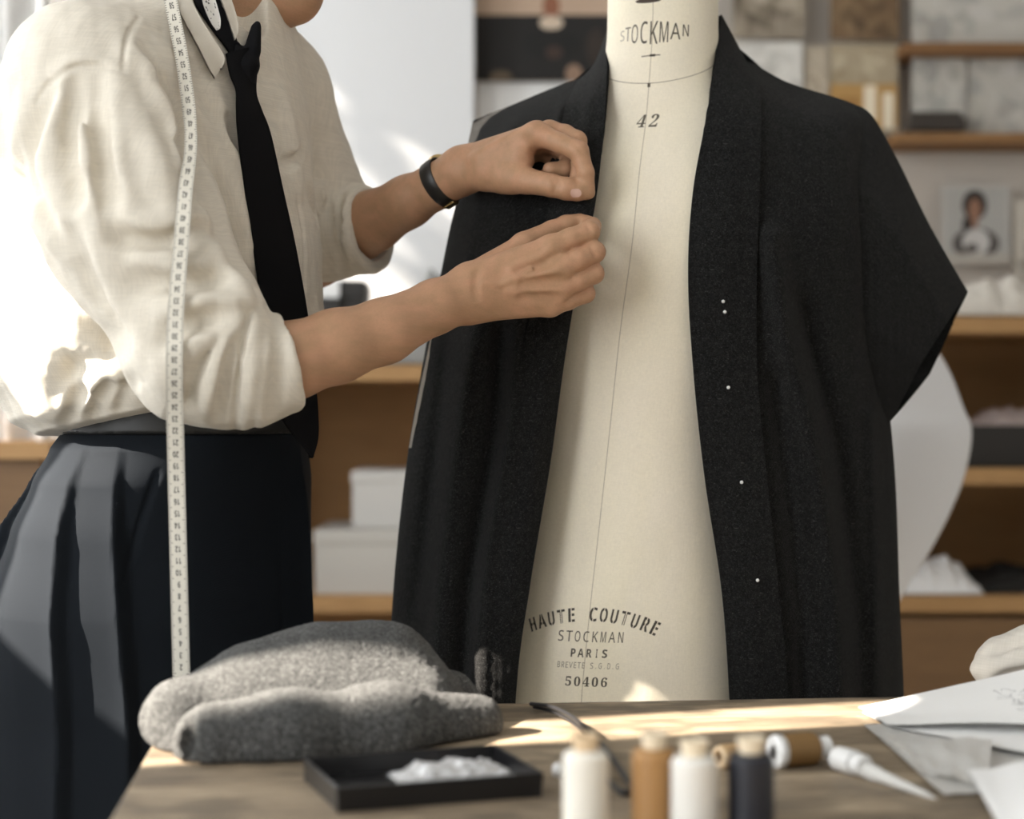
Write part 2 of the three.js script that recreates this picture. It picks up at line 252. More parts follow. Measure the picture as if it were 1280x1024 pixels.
{
  const g = [], x0 = WALLX - 0.12, x1 = WALLX, L0 = 0.85, H0 = 2.72;
  g.push(box(x0, x1, 0, L0, ROOM.z0, ROOM.z1), box(x0, x1, H0, ROOM.h, ROOM.z0, ROOM.z1));
  let at = ROOM.z0; for (const [a, b, lo, hi] of OPENINGS) { if (at > -a + 0.001) g.push(box(x0, x1, L0, H0, at, -a)); if (hi < H0) g.push(box(x0, x1, hi, H0, -a, -b)); if (lo > L0) g.push(box(x0, x1, L0, lo, -a, -b)); at = -b; } g.push(box(x0, x1, L0, H0, at, ROOM.z1));
  struct('wall_left', boxUV(merge(g)), M.wallWhite);
  OPENINGS.forEach(([a, b, lo, hi], n) => {
    const w = new THREE.Group(); w.name = 'window_' + (n + 1); w.userData.kind = 'structure'; scene.add(w);
    const xo = WALLX - 0.1, t = 0.018, f = [box(xo, xo + 0.03, lo, lo + t, -a, -b), box(xo, xo + 0.03, hi - t, hi, -a, -b), box(xo, xo + 0.03, lo, hi, -a, -a - t), box(xo, xo + 0.03, lo, hi, -b + t, -b)];
    part('window_frame', merge(f), M.frame, w);
    for (const y of [1.20, 1.66, 2.25]) if (y < hi - 0.05 && y > lo + 0.05) part('glazing_bar', box(xo, xo + 0.03, y - 0.014, y + 0.014, -a, -b), M.frame, w);
    part('pane', box(xo + 0.012, xo + 0.015, lo + t, hi - t, -a - t, -b + t), M.glass, w);
  });
}

// ---------------------------------------------------------------- work table
{
  const rot = 0.1, c = V(-0.329, TABLE, -1.652);            // far left corner; far edge runs along u, near side along v
  const u = V(Math.cos(rot), 0, -Math.sin(rot)), v = V(Math.sin(rot), 0, Math.cos(rot)), L = 1.75, W = 0.82;
  const q = new THREE.Quaternion().setFromAxisAngle(V(0, 1, 0), rot);
  const t = grp('work_table', 'weathered plank-topped wooden work table in front of the dress form', 'table', V(c.x, 0, c.z)); t.quaternion.copy(q); t.userData.raw = true;
  const widths = [0.098, 0.135, 0.11, 0.14, 0.12, 0.217]; let at = 0;
  widths.forEach((w, n) => { const g = boxUV(rbox(L, 0.034, w - 0.0016, 0.0018).translate(L / 2, TABLE - 0.017, at + w / 2)); const a = g.attributes.uv; for (let i = 0; i < a.count; i++) a.setXY(i, a.getX(i) + n * 0.37, a.getY(i) + n * 0.21); part('plank', g, mat({ map: rep(tableWood[n % 3], 0.55, 0.30), bumpMap: rep(tableBump, 0.6, 0.2), bumpScale: 0.0007, roughness: 0.6 }), t); at += w; });
  const lm = mat({ map: rep(tableWood[1], 0.7, 0.2), roughness: 0.6 });
  for (const [x, z] of [[0.07, 0.07], [L - 0.07, 0.07], [0.07, W - 0.07], [L - 0.07, W - 0.07]]) part('leg', boxUV(rbox(0.06, TABLE - 0.035, 0.06).translate(x, (TABLE - 0.035) / 2, z)), lm, t);
  part('apron', boxUV(merge([box(0.1, L - 0.1, TABLE - 0.12, TABLE - 0.035, 0.055, 0.08), box(0.1, L - 0.1, TABLE - 0.12, TABLE - 0.035, W - 0.08, W - 0.055), box(0.055, 0.08, TABLE - 0.12, TABLE - 0.035, 0.1, W - 0.1), box(L - 0.08, L - 0.055, TABLE - 0.12, TABLE - 0.035, 0.1, W - 0.1)])), lm, t);
}
// ---------------------------------------------------------------- cream dress form
const polyDist = (px, py, L) => { let b = 1e9; for (let i = 0; i < L.length - 1; i++) { const [x0, y0] = L[i], [x1, y1] = L[i + 1], dx = x1 - x0, dy = y1 - y0, t = clamp(((px - x0) * dx + (py - y0) * dy) / (dx * dx + dy * dy)); b = Math.min(b, Math.hypot(px - x0 - dx * t, py - y0 - dy * t)); } return b; };
{
  const f = grp('dress_form', 'cream linen tailor dress form stencilled with lettering, inside the dark coat', 'dress form', V(P(790, 512, 1.985).x, 0, -1.985));
  const rings = [[-40, 829, .0640, .058, 1.992], [0, 828.5, .0645, .059, 1.992], [55, 828, .0655, .062, 1.99], [100, 826, .072, .066, 1.986], [135, 825, .100, .074, 1.99], [170, 824, .138, .084, 1.995], [230, 821, .165, .104, 1.985], [320, 815, .17, .118, 1.985], [420, 800, .155, .112, 1.985], [540, 785, .135, .102, 1.985], [640, 775, .143, .106, 1.985], [760, 764, .163, .116, 1.985], [870, 755, .176, .12, 1.985], [990, 751, .18, .12, 1.985], [1060, 749, .178, .118, 1.985]];
  const nv = 120, nu = 96, yaw = 0.27, U = 0.16, V0 = 0.78, V1 = 1.6, pos = [], uv = [], idx = [];
  for (let j = 0; j < nv; j++) {
    const [py, cx, a, b, zc] = crLine(rings, j / (nv - 1)), c = P(cx, py, zc), ring = [];
    for (let i = 0; i <= nu; i++) { const th = -Math.PI + 2 * Math.PI * i / nu, lx = a * Math.sin(th), lz = b * Math.cos(th) * (1); ring.push([lx * Math.cos(yaw) - lz * Math.sin(yaw), lx * Math.sin(yaw) + lz * Math.cos(yaw)]); }
    const arc = [0]; for (let i = 1; i <= nu; i++) arc.push(arc[i - 1] + Math.hypot(ring[i][0] - ring[i - 1][0], ring[i][1] - ring[i - 1][1]));
    // the front surface stands a little nearer, so heights are read at the surface
    for (let i = 0; i <= nu; i++) { pos.push(c.x + ring[i][0], c.y, c.z + ring[i][1]); uv.push((arc[i] - arc[nu / 2]) / (2 * U) + 0.5, (c.y - V0) / (V1 - V0)); }
  }
  for (let j = 0; j < nv - 1; j++) for (let i = 0; i < nu; i++) { const a = j * (nu + 1) + i; idx.push(a, a + nu + 1, a + 1, a + 1, a + nu + 1, a + nu + 2); }
  const n0 = pos.length / 3, last = crLine(rings, 1), bc = P(last[1], last[0], last[4]); pos.push(bc.x, bc.y, bc.z); uv.push(0.5, 0); for (let i = 0; i < nu; i++) { const a = (nv - 1) * (nu + 1) + i; idx.push(a, n0, a + 1); }
  const g = new THREE.BufferGeometry(); g.setAttribute('position', new THREE.Float32BufferAttribute(pos, 3)); g.setAttribute('uv', new THREE.Float32BufferAttribute(uv, 2)); g.setIndex(idx); g.computeVertexNormals();

  const CW = 800, CH = 2048, cv = document.createElement('canvas'); cv.width = CW; cv.height = CH; const x = cv.getContext('2d'), S = CH / (V1 - V0);
  x.fillStyle = '#e5dcc7'; x.fillRect(0, 0, CW, CH);
  const id = x.getImageData(0, 0, CW, CH), D = id.data;                        // linen threads and faint blotches of age
  for (let j = 0; j < CH; j++) for (let i = 0; i < CW; i++) { const k = (j * CW + i) * 4, w = 1 + 0.022 * (hash(i >> 1, j >> 3, 5) - 0.5) + 0.022 * (hash(i >> 3, j >> 1, 6) - 0.5) + 0.05 * (fbm(i / CW, j / CH, 9, 33, 4) - 0.47); D[k] *= w; D[k + 1] *= w; D[k + 2] *= w * (1 + 0.05 * (0.47 - fbm(i / CW, j / CH, 7, 37, 3))); }
  x.putImageData(id, 0, 0);
  const X = (m) => CW / 2 + m * S, Y = (py, z) => (V1 - (EYE - (py - 512) / FOCAL * z)) * S;
  const ink = 'rgba(48,42,34,0.88)';
  function letter(c, u, py, z, wpx, hpx, rot = 0, font = 'bold', op = 0.88, gap = 0) {      // one stencilled character: centre, width and height
    x.save(); x.translate(X(u), Y(py, z)); x.rotate(rot); x.font = font.includes('serif') ? font.replace('serif', '100px serif') : font + ' 100px sans-serif'; x.textAlign = 'center'; x.textBaseline = 'alphabetic';
    const w = x.measureText(c).width || 60, k = z / FOCAL * S; x.scale(wpx * k / w, hpx * k / 73); x.fillStyle = `rgba(46,41,33,${op})`; x.fillText(c, 0, 36);
    if (gap) { x.fillStyle = '#e0d6c1'; x.fillRect(-3, -40, gap, 80); }
    x.restore();
  }
  const px2u = (d, z) => d / FOCAL * z;
  // neck
  'STOCKMAN'.split('').forEach((c, n) => { const q = [[-38, 40.5, 9, 14, .35], [-29, 40, 9, 18, .6], [-19, 40.5, 11, 24, .75], [-7, 40.5, 11, 28, .85], [5, 41, 12, 30, .9], [18, 41, 14, 27, .9], [32, 40, 13, 21, .9], [45, 38.5, 11, 15, .95]][n]; letter(c, px2u(q[0] * 1.03 - 4, 1.93), q[1], 1.932, q[2], q[3], 0, 'normal', q[4]); });
  letter('4', px2u(-7, 1.9), 149, 1.905, 12, 17, 0, 'italic bold serif', 0.8); letter('2', px2u(9, 1.9), 149, 1.905, 12, 17, 0, 'italic bold serif', 0.8);
  // hip
  const arcR = 205, cx = 4;
  'HAUTE COUTURE'.split('').forEach((c, n) => { if (c === ' ') return; const a = (n - 6) * 0.066 + (n < 5 ? -0.004 : 0.004); letter(c, px2u(cx + Math.sin(a) * arcR, 1.865), 769 + (1 - Math.cos(a)) * arcR, 1.866, 11.5, 17.5, a, 'bold', 0.93, 7); });
  const line = (s, py, w, step, h, op, font = 'normal') => s.split('').forEach((c, n) => { if (c !== ' ') letter(c, px2u(cx + (n - (s.length - 1) / 2) * step, 1.865), py, 1.866, c === 'I' || c === '.' ? w * 0.3 : w, h, 0, font, op); });
  line('STOCKMAN', 797, 8.5, 11, 13.5, .86); line('PARIS', 817.5, 7.8, 10.2, 10.5, .84, 'bold'); line('BREVETE S.G.D.G', 833, 4.6, 5.4, 7, .62); line('50406', 853, 9, 11.4, 12, .88, 'bold serif');
  // thread of the seams
  x.strokeStyle = 'rgba(90,76,56,0.55)'; x.lineWidth = 1.6; x.beginPath(); x.moveTo(X(0), 0); x.lineTo(X(0), CH); x.stroke();
  x.strokeStyle = 'rgba(80,68,50,0.6)'; x.lineWidth = 2; x.beginPath(); for (let i = -60; i <= 60; i++) { const u = i / 60 * 0.15; const yy = Y(105, 1.925) - Math.pow(Math.abs(u) / 0.06, 2) * 34; i === -60 ? x.moveTo(X(u), yy) : x.lineTo(X(u), yy); } x.stroke();
  x.fillStyle = 'rgba(50,42,30,0.8)'; x.fillRect(X(0) - 4, Y(107, 1.925) - 5, 8, 12); x.strokeStyle = 'rgba(50,42,30,0.75)'; x.lineWidth = 3; x.beginPath(); x.moveTo(X(0) - 28, Y(71, 1.93)); x.lineTo(X(0) + 26, Y(70, 1.93)); x.stroke(); x.fillStyle = 'rgba(40,34,26,0.85)'; x.fillRect(X(0) - 4, Y(70.5, 1.93) - 4, 16, 7);
  x.fillStyle = 'rgba(45,32,22,0.9)'; x.beginPath(); x.ellipse(X(-0.006), Y(-1, 1.93), 38, 7, 0, 0, 7); x.fill();
  const tx = new THREE.CanvasTexture(cv); tx.colorSpace = THREE.SRGBColorSpace; tx.anisotropy = 8;
  part('torso', g, mat({ map: tx, bumpMap: rep(weaveBump, 0.12, 0.3), bumpScale: 0.0003, roughness: 0.72 }), f, 'cream linen cover with stencilled lettering');
  const top = P(829, -40, 1.992);
  part('neck_cap', new THREE.LatheGeometry([[0, 0.02], [0.045, 0.016], [0.066, 0.006], [0.066, -0.004], [0, -0.004]].map(([a, b]) => new THREE.Vector2(a, b)), 40).translate(top.x, top.y, top.z), M.card, f, 'turned wooden neck cap');
  part('pole', new THREE.CylinderGeometry(0.016, 0.016, 0.66, 20).translate(bc.x, 0.36, bc.z), M.darkSteel, f);
  const legs = []; for (let k = 0; k < 3; k++) { const a = k * 2.094 + 0.5; part('leg', tube([V(bc.x, 0.24, bc.z), V(bc.x + Math.cos(a) * 0.1, 0.2, bc.z + Math.sin(a) * 0.1), V(bc.x + Math.cos(a) * 0.21, 0.06, bc.z + Math.sin(a) * 0.21), V(bc.x + Math.cos(a) * 0.26, 0.012, bc.z + Math.sin(a) * 0.26)], 0.012, 20, 8), M.darkSteel, f); }
}

// ---------------------------------------------------------------- dark wool coat draped on the form
{
  const R = {   // columns from the shoulder down: [px, py, depth]
    edgeR: [[902, 18, 2.03], [897, 62, 1.955], [884, 140, 1.888], [866, 240, 1.864], [860, 345, 1.856], [867, 470, 1.857], [881, 600, 1.855], [902, 740, 1.848], [912, 880, 1.846], [922, 1100, 1.846]],
    midR: [[917, 46, 2.03], [921, 85, 1.955], [917, 150, 1.888], [906, 245, 1.855], [902, 345, 1.848], [907, 470, 1.848], [919, 600, 1.847], [936, 740, 1.838], [948, 880, 1.836], [957, 1100, 1.836]],
    seamR: [[934, 78, 2.035], [950, 112, 1.95], [951, 170, 1.892], [949, 250, 1.866], [946, 345, 1.858], [947, 470, 1.856], [959, 600, 1.852], [974, 740, 1.843], [986, 880, 1.842], [993, 1100, 1.842]],
    c3: [[985, 103, 2.05], [988, 140, 1.955], [993, 195, 1.912], [998, 270, 1.888], [1002, 350, 1.880], [1006, 470, 1.882], [1015, 600, 1.880], [1025, 740, 1.868], [1035, 880, 1.862], [1040, 1100, 1.862]],
    c4: [[1052, 124, 2.055], [1056, 150, 1.985], [1062, 205, 1.948], [1066, 280, 1.925], [1070, 350, 1.922], [1074, 470, 1.926], [1080, 600, 1.93], [1086, 740, 1.925], [1092, 880, 1.92], [1096, 1100, 1.92]],
    c5: [[1080, 136, 2.06], [1086, 162, 2.045], [1088, 215, 2.03], [1090, 290, 2.025], [1094, 360, 2.02], [1108, 480, 2.02], [1119, 600, 2.02], [1124, 740, 2.02], [1130, 880, 2.02], [1136, 1100, 2.02]],
    b6: [[1052, 125, 2.065], [1052, 155, 2.115], [1050, 210, 2.14], [1050, 290, 2.15], [1050, 360, 2.15], [1056, 480, 2.15], [1062, 600, 2.15], [1066, 740, 2.15], [1070, 880, 2.15], [1074, 1100, 2.15]],
    b7: [[985, 110, 2.06], [975, 145, 2.13], [970, 210, 2.17], [968, 290, 2.18], [966, 360, 2.18], [965, 480, 2.17], [965, 600, 2.17], [968, 740, 2.18], [970, 880, 2.18], [972, 1100, 2.18]],
    b8: [[903, 48, 2.07], [895, 90, 2.12], [890, 180, 2.17], [888, 280, 2.18], [886, 360, 2.18], [880, 480, 2.17], [876, 600, 2.17], [872, 740, 2.18], [870, 880, 2.18], [870, 1100, 2.18]],
    b9: [[830, 50, 2.09], [828, 80, 2.13], [826, 180, 2.17], [822, 280, 2.18], [818, 360, 2.18], [812, 480, 2.17], [804, 600, 2.17], [796, 740, 2.18], [790, 880, 2.18], [786, 1100, 2.18]],
    b10: [[758, 70, 2.07], [752, 100, 2.12], [745, 190, 2.16], [738, 280, 2.17], [730, 360, 2.17], [718, 480, 2.16], [706, 600, 2.15], [694, 740, 2.15], [684, 880, 2.15], [680, 1100, 2.15]],
    b11: [[690, 120, 2.06], [680, 150, 2.11], [668, 220, 2.13], [655, 290, 2.13], [640, 360, 2.13], [622, 460, 2.12], [604, 590, 2.10], [590, 730, 2.10], [580, 870, 2.10], [576, 1100, 2.10]],
    b12: [[622, 138, 2.055], [612, 175, 2.08], [602, 230, 2.09], [588, 290, 2.09], [576, 350, 2.085], [558, 450, 2.07], [538, 580, 2.06], [522, 720, 2.06], [512, 870, 2.06], [506, 1100, 2.06]],
    c9: [[591, 152, 2.05], [584, 186, 2.03], [576, 230, 2.02], [562, 290, 2.01], [550, 350, 2.0], [530, 450, 1.99], [509, 580, 1.98], [494, 720, 1.98], [486, 870, 1.98], [480, 1100, 1.98]],
    c10: [[640, 131, 2.052], [628, 165, 1.965], [620, 220, 1.93], [610, 290, 1.912], [600, 350, 1.90], [586, 450, 1.89], [570, 580, 1.885], [555, 720, 1.88], [546, 870, 1.875], [540, 1100, 1.875]],
    seamL: [[722, 100, 2.04], [706, 136, 1.945], [696, 190, 1.905], [686, 260, 1.882], [670, 350, 1.872], [652, 450, 1.865], [632, 580, 1.858], [608, 720, 1.853], [588, 870, 1.850], [578, 1100, 1.850]],
    midL: [[742, 80, 2.03], [733, 125, 1.94], [727, 190, 1.885], [717, 262, 1.856], [700, 350, 1.850], [684, 450, 1.848], [664, 580, 1.848], [638, 720, 1.843], [617, 870, 1.840], [606, 1100, 1.840]],
    edgeL: [[758, 40, 2.03], [758, 95, 1.94], [753, 180, 1.885], [743, 262, 1.858], [723, 350, 1.856], [706, 450, 1.857], [688, 580, 1.860], [663, 730, 1.850], [645, 870, 1.848], [638, 1100, 1.848]],
  };
  const folds = [   // soft drapes: line, width px, height m
    [[[965, 300], [985, 428], [1014, 527], [1037, 658], [1052, 800], [1060, 1000]], 17, 0.014], [[[1000, 380], [1045, 560], [1068, 760], [1075, 1000]], 14, -0.010], [[[968, 480], [985, 620], [1000, 760], [1010, 1000]], 12, -0.008],
    [[[1090, 520], [1096, 700], [1102, 1000]], 10, 0.008], [[[1030, 160], [1025, 300]], 40, 0.004],
    [[[650, 390], [642, 520], [610, 700], [596, 880]], 13, 0.011], [[[628, 420], [616, 560], [585, 740], [575, 900]], 12, -0.010], [[[600, 380], [572, 560], [548, 740], [535, 900]], 16, 0.010], [[[560, 420], [540, 600], [520, 760]], 10, -0.006],
    [[[640, 150], [600, 230], [585, 320]], 14, 0.006], [[[735, 120], [728, 190], [735, 250]], 9, 0.006], [[[700, 130], [693, 170], [690, 220]], 6, 0.006],
  ];
  const shaped = (cols, nu, nv, front, lift = 0) => {
    const out = []; for (let j = 0; j < nv; j++) { const row = cols.map((c) => crLine(c, j / (nv - 1))); for (let i = 0; i < nu; i++) { const q = crLine(row, i / (nu - 1)); let z = q[2] - lift; if (z < 2.0) { const w = smooth(2.0, 1.95, z); for (const [L, wd, h0] of folds) { const h = h0 * 1.6, d = polyDist(q[0], q[1], L); if (d < wd * 2.5) z -= w * h * front * Math.exp(-(d * d) / (wd * wd)); } } const n = 0.0012 * n3(q[0] * 0.12, q[1] * 0.12, 3) ; out.push(P(q[0], q[1], z + n)); } }
    return out;
  };
  const shift = (c, dx, dz) => c.map(([a, b, z]) => [a + dx, b, z + dz]);
  const base = P(800, 512, 2.0), coat = grp('wool_coat', 'open black wool coat with shawl lapels draped over the cream dress form', 'coat', V(base.x, 0.55, base.z));
  const low = (c, a) => [a, ...c.slice(1)];
  const body = [low(shift(R.midR, 8, 0.016), [921, 86, 2.02]),  shift(R.seamR, 3, 0.009), R.c3, R.c4, R.c5, R.b6, R.b7, R.b8, R.b9, R.b10, R.b11, R.b12, R.c9, R.c10, shift(R.seamL, -3, 0.009), low(shift(R.midL, -8, 0.014), [738, 108, 2.02])];
  part('body_panel', solidSheet(shaped(body, 260, 110, 1), 260, 110, 0.0035, { flip: true }), M.coat, coat);
  part('lapel', solidSheet(shaped([R.edgeR, R.midR, R.seamR], 34, 160, 0.5), 34, 160, 0.0045, { flip: true }), M.coat, coat);
  part('lapel', solidSheet(shaped([R.seamL, R.midL, R.edgeL], 34, 160, 0.5), 34, 160, 0.0045, { flip: true }), M.coat, coat);
  const S = [   // around the sleeve: top, front high, front low, bottom, back low, back high; each from armhole to hem
    [[1056, 128, 2.055], [1087, 141, 2.056], [1120, 196, 2.056], [1162, 281, 2.055], [1210, 365, 2.05]],
    [[1048, 240, 1.955], [1072, 232, 1.95], [1102, 270, 1.95], [1142, 330, 1.962], [1183, 405, 1.985]],
    [[1062, 420, 1.95], [1076, 415, 1.938], [1098, 418, 1.94], [1124, 432, 1.95], [1150, 457, 1.965]],
    [[1092, 548, 2.0], [1100, 543, 1.995], [1106, 536, 1.992], [1112, 528, 1.99], [1118, 521, 1.99]],
    [[1070, 430, 2.1], [1084, 425, 2.1], [1104, 430, 2.09], [1132, 445, 2.075], [1162, 468, 2.06]],
    [[1055, 240, 2.12], [1080, 240, 2.12], [1108, 270, 2.12], [1146, 330, 2.11], [1192, 402, 2.095]],
  ];
  // corners at top and bottom of the hem: sleeve lies nearly flat there
  const ring = []; const NU = 96, NV = 60; for (let j = 0; j < NV; j++) { const row = S.map((c) => crLine(c, j / (NV - 1))); for (let i = 0; i < NU; i++) { const t = i / NU, sm = crLine(row, t, true), f = t * 6, k = Math.floor(f), u = f - k, a = row[k % 6], b = row[(k + 1) % 6], ln = a.map((v, q) => mix(v, b[q], u)), w = 0.7 * j / (NV - 1); const q = sm.map((v, n) => mix(v, ln[n], w)); ring.push(P(q[0], q[1], q[2] + 0.001 * n3(q[0] * 0.1, q[1] * 0.1, 1))); } }
  part('sleeve', solidSheet(ring, NU, NV, 0.0035, { closed: true, flip: false }), M.coat, coat);
  part('raw_edge', strip(null, [[543, 398, 549, 396], [535, 438, 543, 436], [526, 480, 534, 478], [518, 520, 526, 518], [511, 560, 516, 560]], 5, 40, 0, 0.003, { fixed: [1.985, 1.972, 1.968, 1.968, 1.972], soft: 0 }), M.rag, coat, 'pale strip of interlining at the side edge');
}
['topmost of five', 'second of five from the top', 'middle one of five', 'fourth of five from the top', 'lowest of five'].forEach((which, n) => { const [px, py, z] = [[904, 377, 1.847], [906, 390, 1.847], [910.5, 484.5, 1.847], [927, 603, 1.845], [947, 725.5, 1.838]][n];
  const p = P(px, py, z - 0.0035), g = grp('dressmaking_pin', 'tiny white-headed pin in the coat lapel, ' + which, 'pin', p, 'pins in the lapel');
  g.userData.raw = true;
  part('pin_head', new THREE.SphereGeometry(0.0019, 14, 10), M.whitePlastic, g); part('pin_shaft', new THREE.CylinderGeometry(0.0003, 0.0003, 0.012, 6).rotateX(1.45).translate(0, -0.0007, -0.006), M.steel, g);
});
// ---------------------------------------------------------------- the tailor
const FWD = V(0.92, 0, 0.385).normalize(), SIDE = V(0.385, 0, -0.92).normalize();       // chest faces FWD; SIDE is the tailor's left
function stack(rows, tilt = 0) {                          // body of oval sections: [height, centre x, centre z, half depth along FWD, half width along SIDE]
  rows = rows.slice().sort((a, b) => a[0] - b[0]); const n = rows.length;
  return (x, y, z) => {
    const ye = y - tilt * (x + 0.52), yc = clamp(ye, rows[0][0], rows[n - 1][0]); let k = 0; while (k < n - 2 && rows[k + 1][0] < yc) k++;
    const t = (yc - rows[k][0]) / (rows[k + 1][0] - rows[k][0]), g = (i) => rows[clamp(i, 0, n - 1)], s = t * t * (3 - 2 * t) * 0.5 + t * 0.5;
    const cx = mix(g(k)[1], g(k + 1)[1], s), cz = mix(g(k)[2], g(k + 1)[2], s), rf = mix(g(k)[3], g(k + 1)[3], s), rs = mix(g(k)[4], g(k + 1)[4], s);
    const dx = x - cx, dz = z - cz, a = (dx * FWD.x + dz * FWD.z), b = (dx * SIDE.x + dz * SIDE.z);
    const k0 = Math.hypot(a / rf, b / rs), k1 = Math.hypot(a / (rf * rf), b / (rs * rs)); const d = k1 < 1e-6 ? -Math.min(rf, rs) : k0 * (k0 - 1) / k1;
    return smax(d, Math.abs(ye - yc) > 0 ? Math.abs(ye - yc) - 0.012 : -0.012, 0.02) * 0.9;
  };
}
const H = (py, z = 1.87) => EYE - (py - 512) / FOCAL * z;
const person = grp('person', 'person in a loose white shirt, black tie and dark trousers pinning the coat lapel', 'person', V(-0.37, 0, -1.9));

// ---- shirt
const torsoRows = [[H(552), -0.376, -1.905, 0.118, 0.135], [H(543), -0.377, -1.90, 0.146, 0.165], [H(520), -0.381, -1.90, 0.168, 0.182], [H(470), -0.392, -1.895, 0.183, 0.19], [H(400), -0.40, -1.89, 0.187, 0.19], [H(300), -0.402, -1.885, 0.182, 0.19], [H(220), -0.405, -1.88, 0.178, 0.19], [H(150), -0.402, -1.875, 0.165, 0.185], [H(90), -0.392, -1.87, 0.145, 0.165], [H(40), -0.352, -1.868, 0.096, 0.105], [H(10), -0.325, -1.866, 0.066, 0.070], [H(-25), -0.312, -1.863, 0.050, 0.052]];
const nearSleeve = blend([...chain([P(114, 118, 1.71), P(168, 285, 1.672), P(258, 440, 1.648)], [0.084, 0.083, 0.070]), cone(P(258, 440, 1.648), 0.070, P(300, 468, 1.652), 0.0475), cone(P(114, 100, 1.72), 0.078, P(256, 10, 1.85), 0.038)], 0.03);
const farSleeve = blend([...chain([P(338, 120, 1.99), P(385, 235, 2.03), P(405, 288, 2.03)], [0.07, 0.058, 0.056]), cone(P(405, 288, 2.03), 0.056, P(436, 290, 2.02), 0.047), cone(P(338, 110, 1.99), 0.06, P(285, 10, 1.88), 0.035)], 0.03);
const nearCuff = capped(P(303, 467, 1.651), 0.0550, P(364, 451, 1.664), 0.0485, 0.0035), nearHole = capped(P(330, 459, 1.658), 0.0410, P(400, 443, 1.672), 0.0410, 0.003);
const farCuff = capped(P(424, 293, 2.022), 0.051, P(466, 285, 2.0), 0.052, 0.005), farHole = capped(P(452, 287, 2.005), 0.040, P(500, 272, 1.98), 0.040, 0.004);
const neckHole = cone(P(312, -60, 1.80), 0.034, P(311, 22, 1.792), 0.022);
const torsoField = stack(torsoRows, 0.2);
const shirtBase = (x, y, z) => {
  let d = torsoField(x, y, z); d = smin(d, nearSleeve(x, y, z), 0.018); d = smin(d, farSleeve(x, y, z), 0.03);
  d = smin(d, nearCuff(x, y, z), 0.003); d = smin(d, farCuff(x, y, z), 0.006); d = smax(d, -nearHole(x, y, z), 0.004); d = smax(d, -farHole(x, y, z), 0.004); return smax(d, -neckHole(x, y, z), 0.006);
};
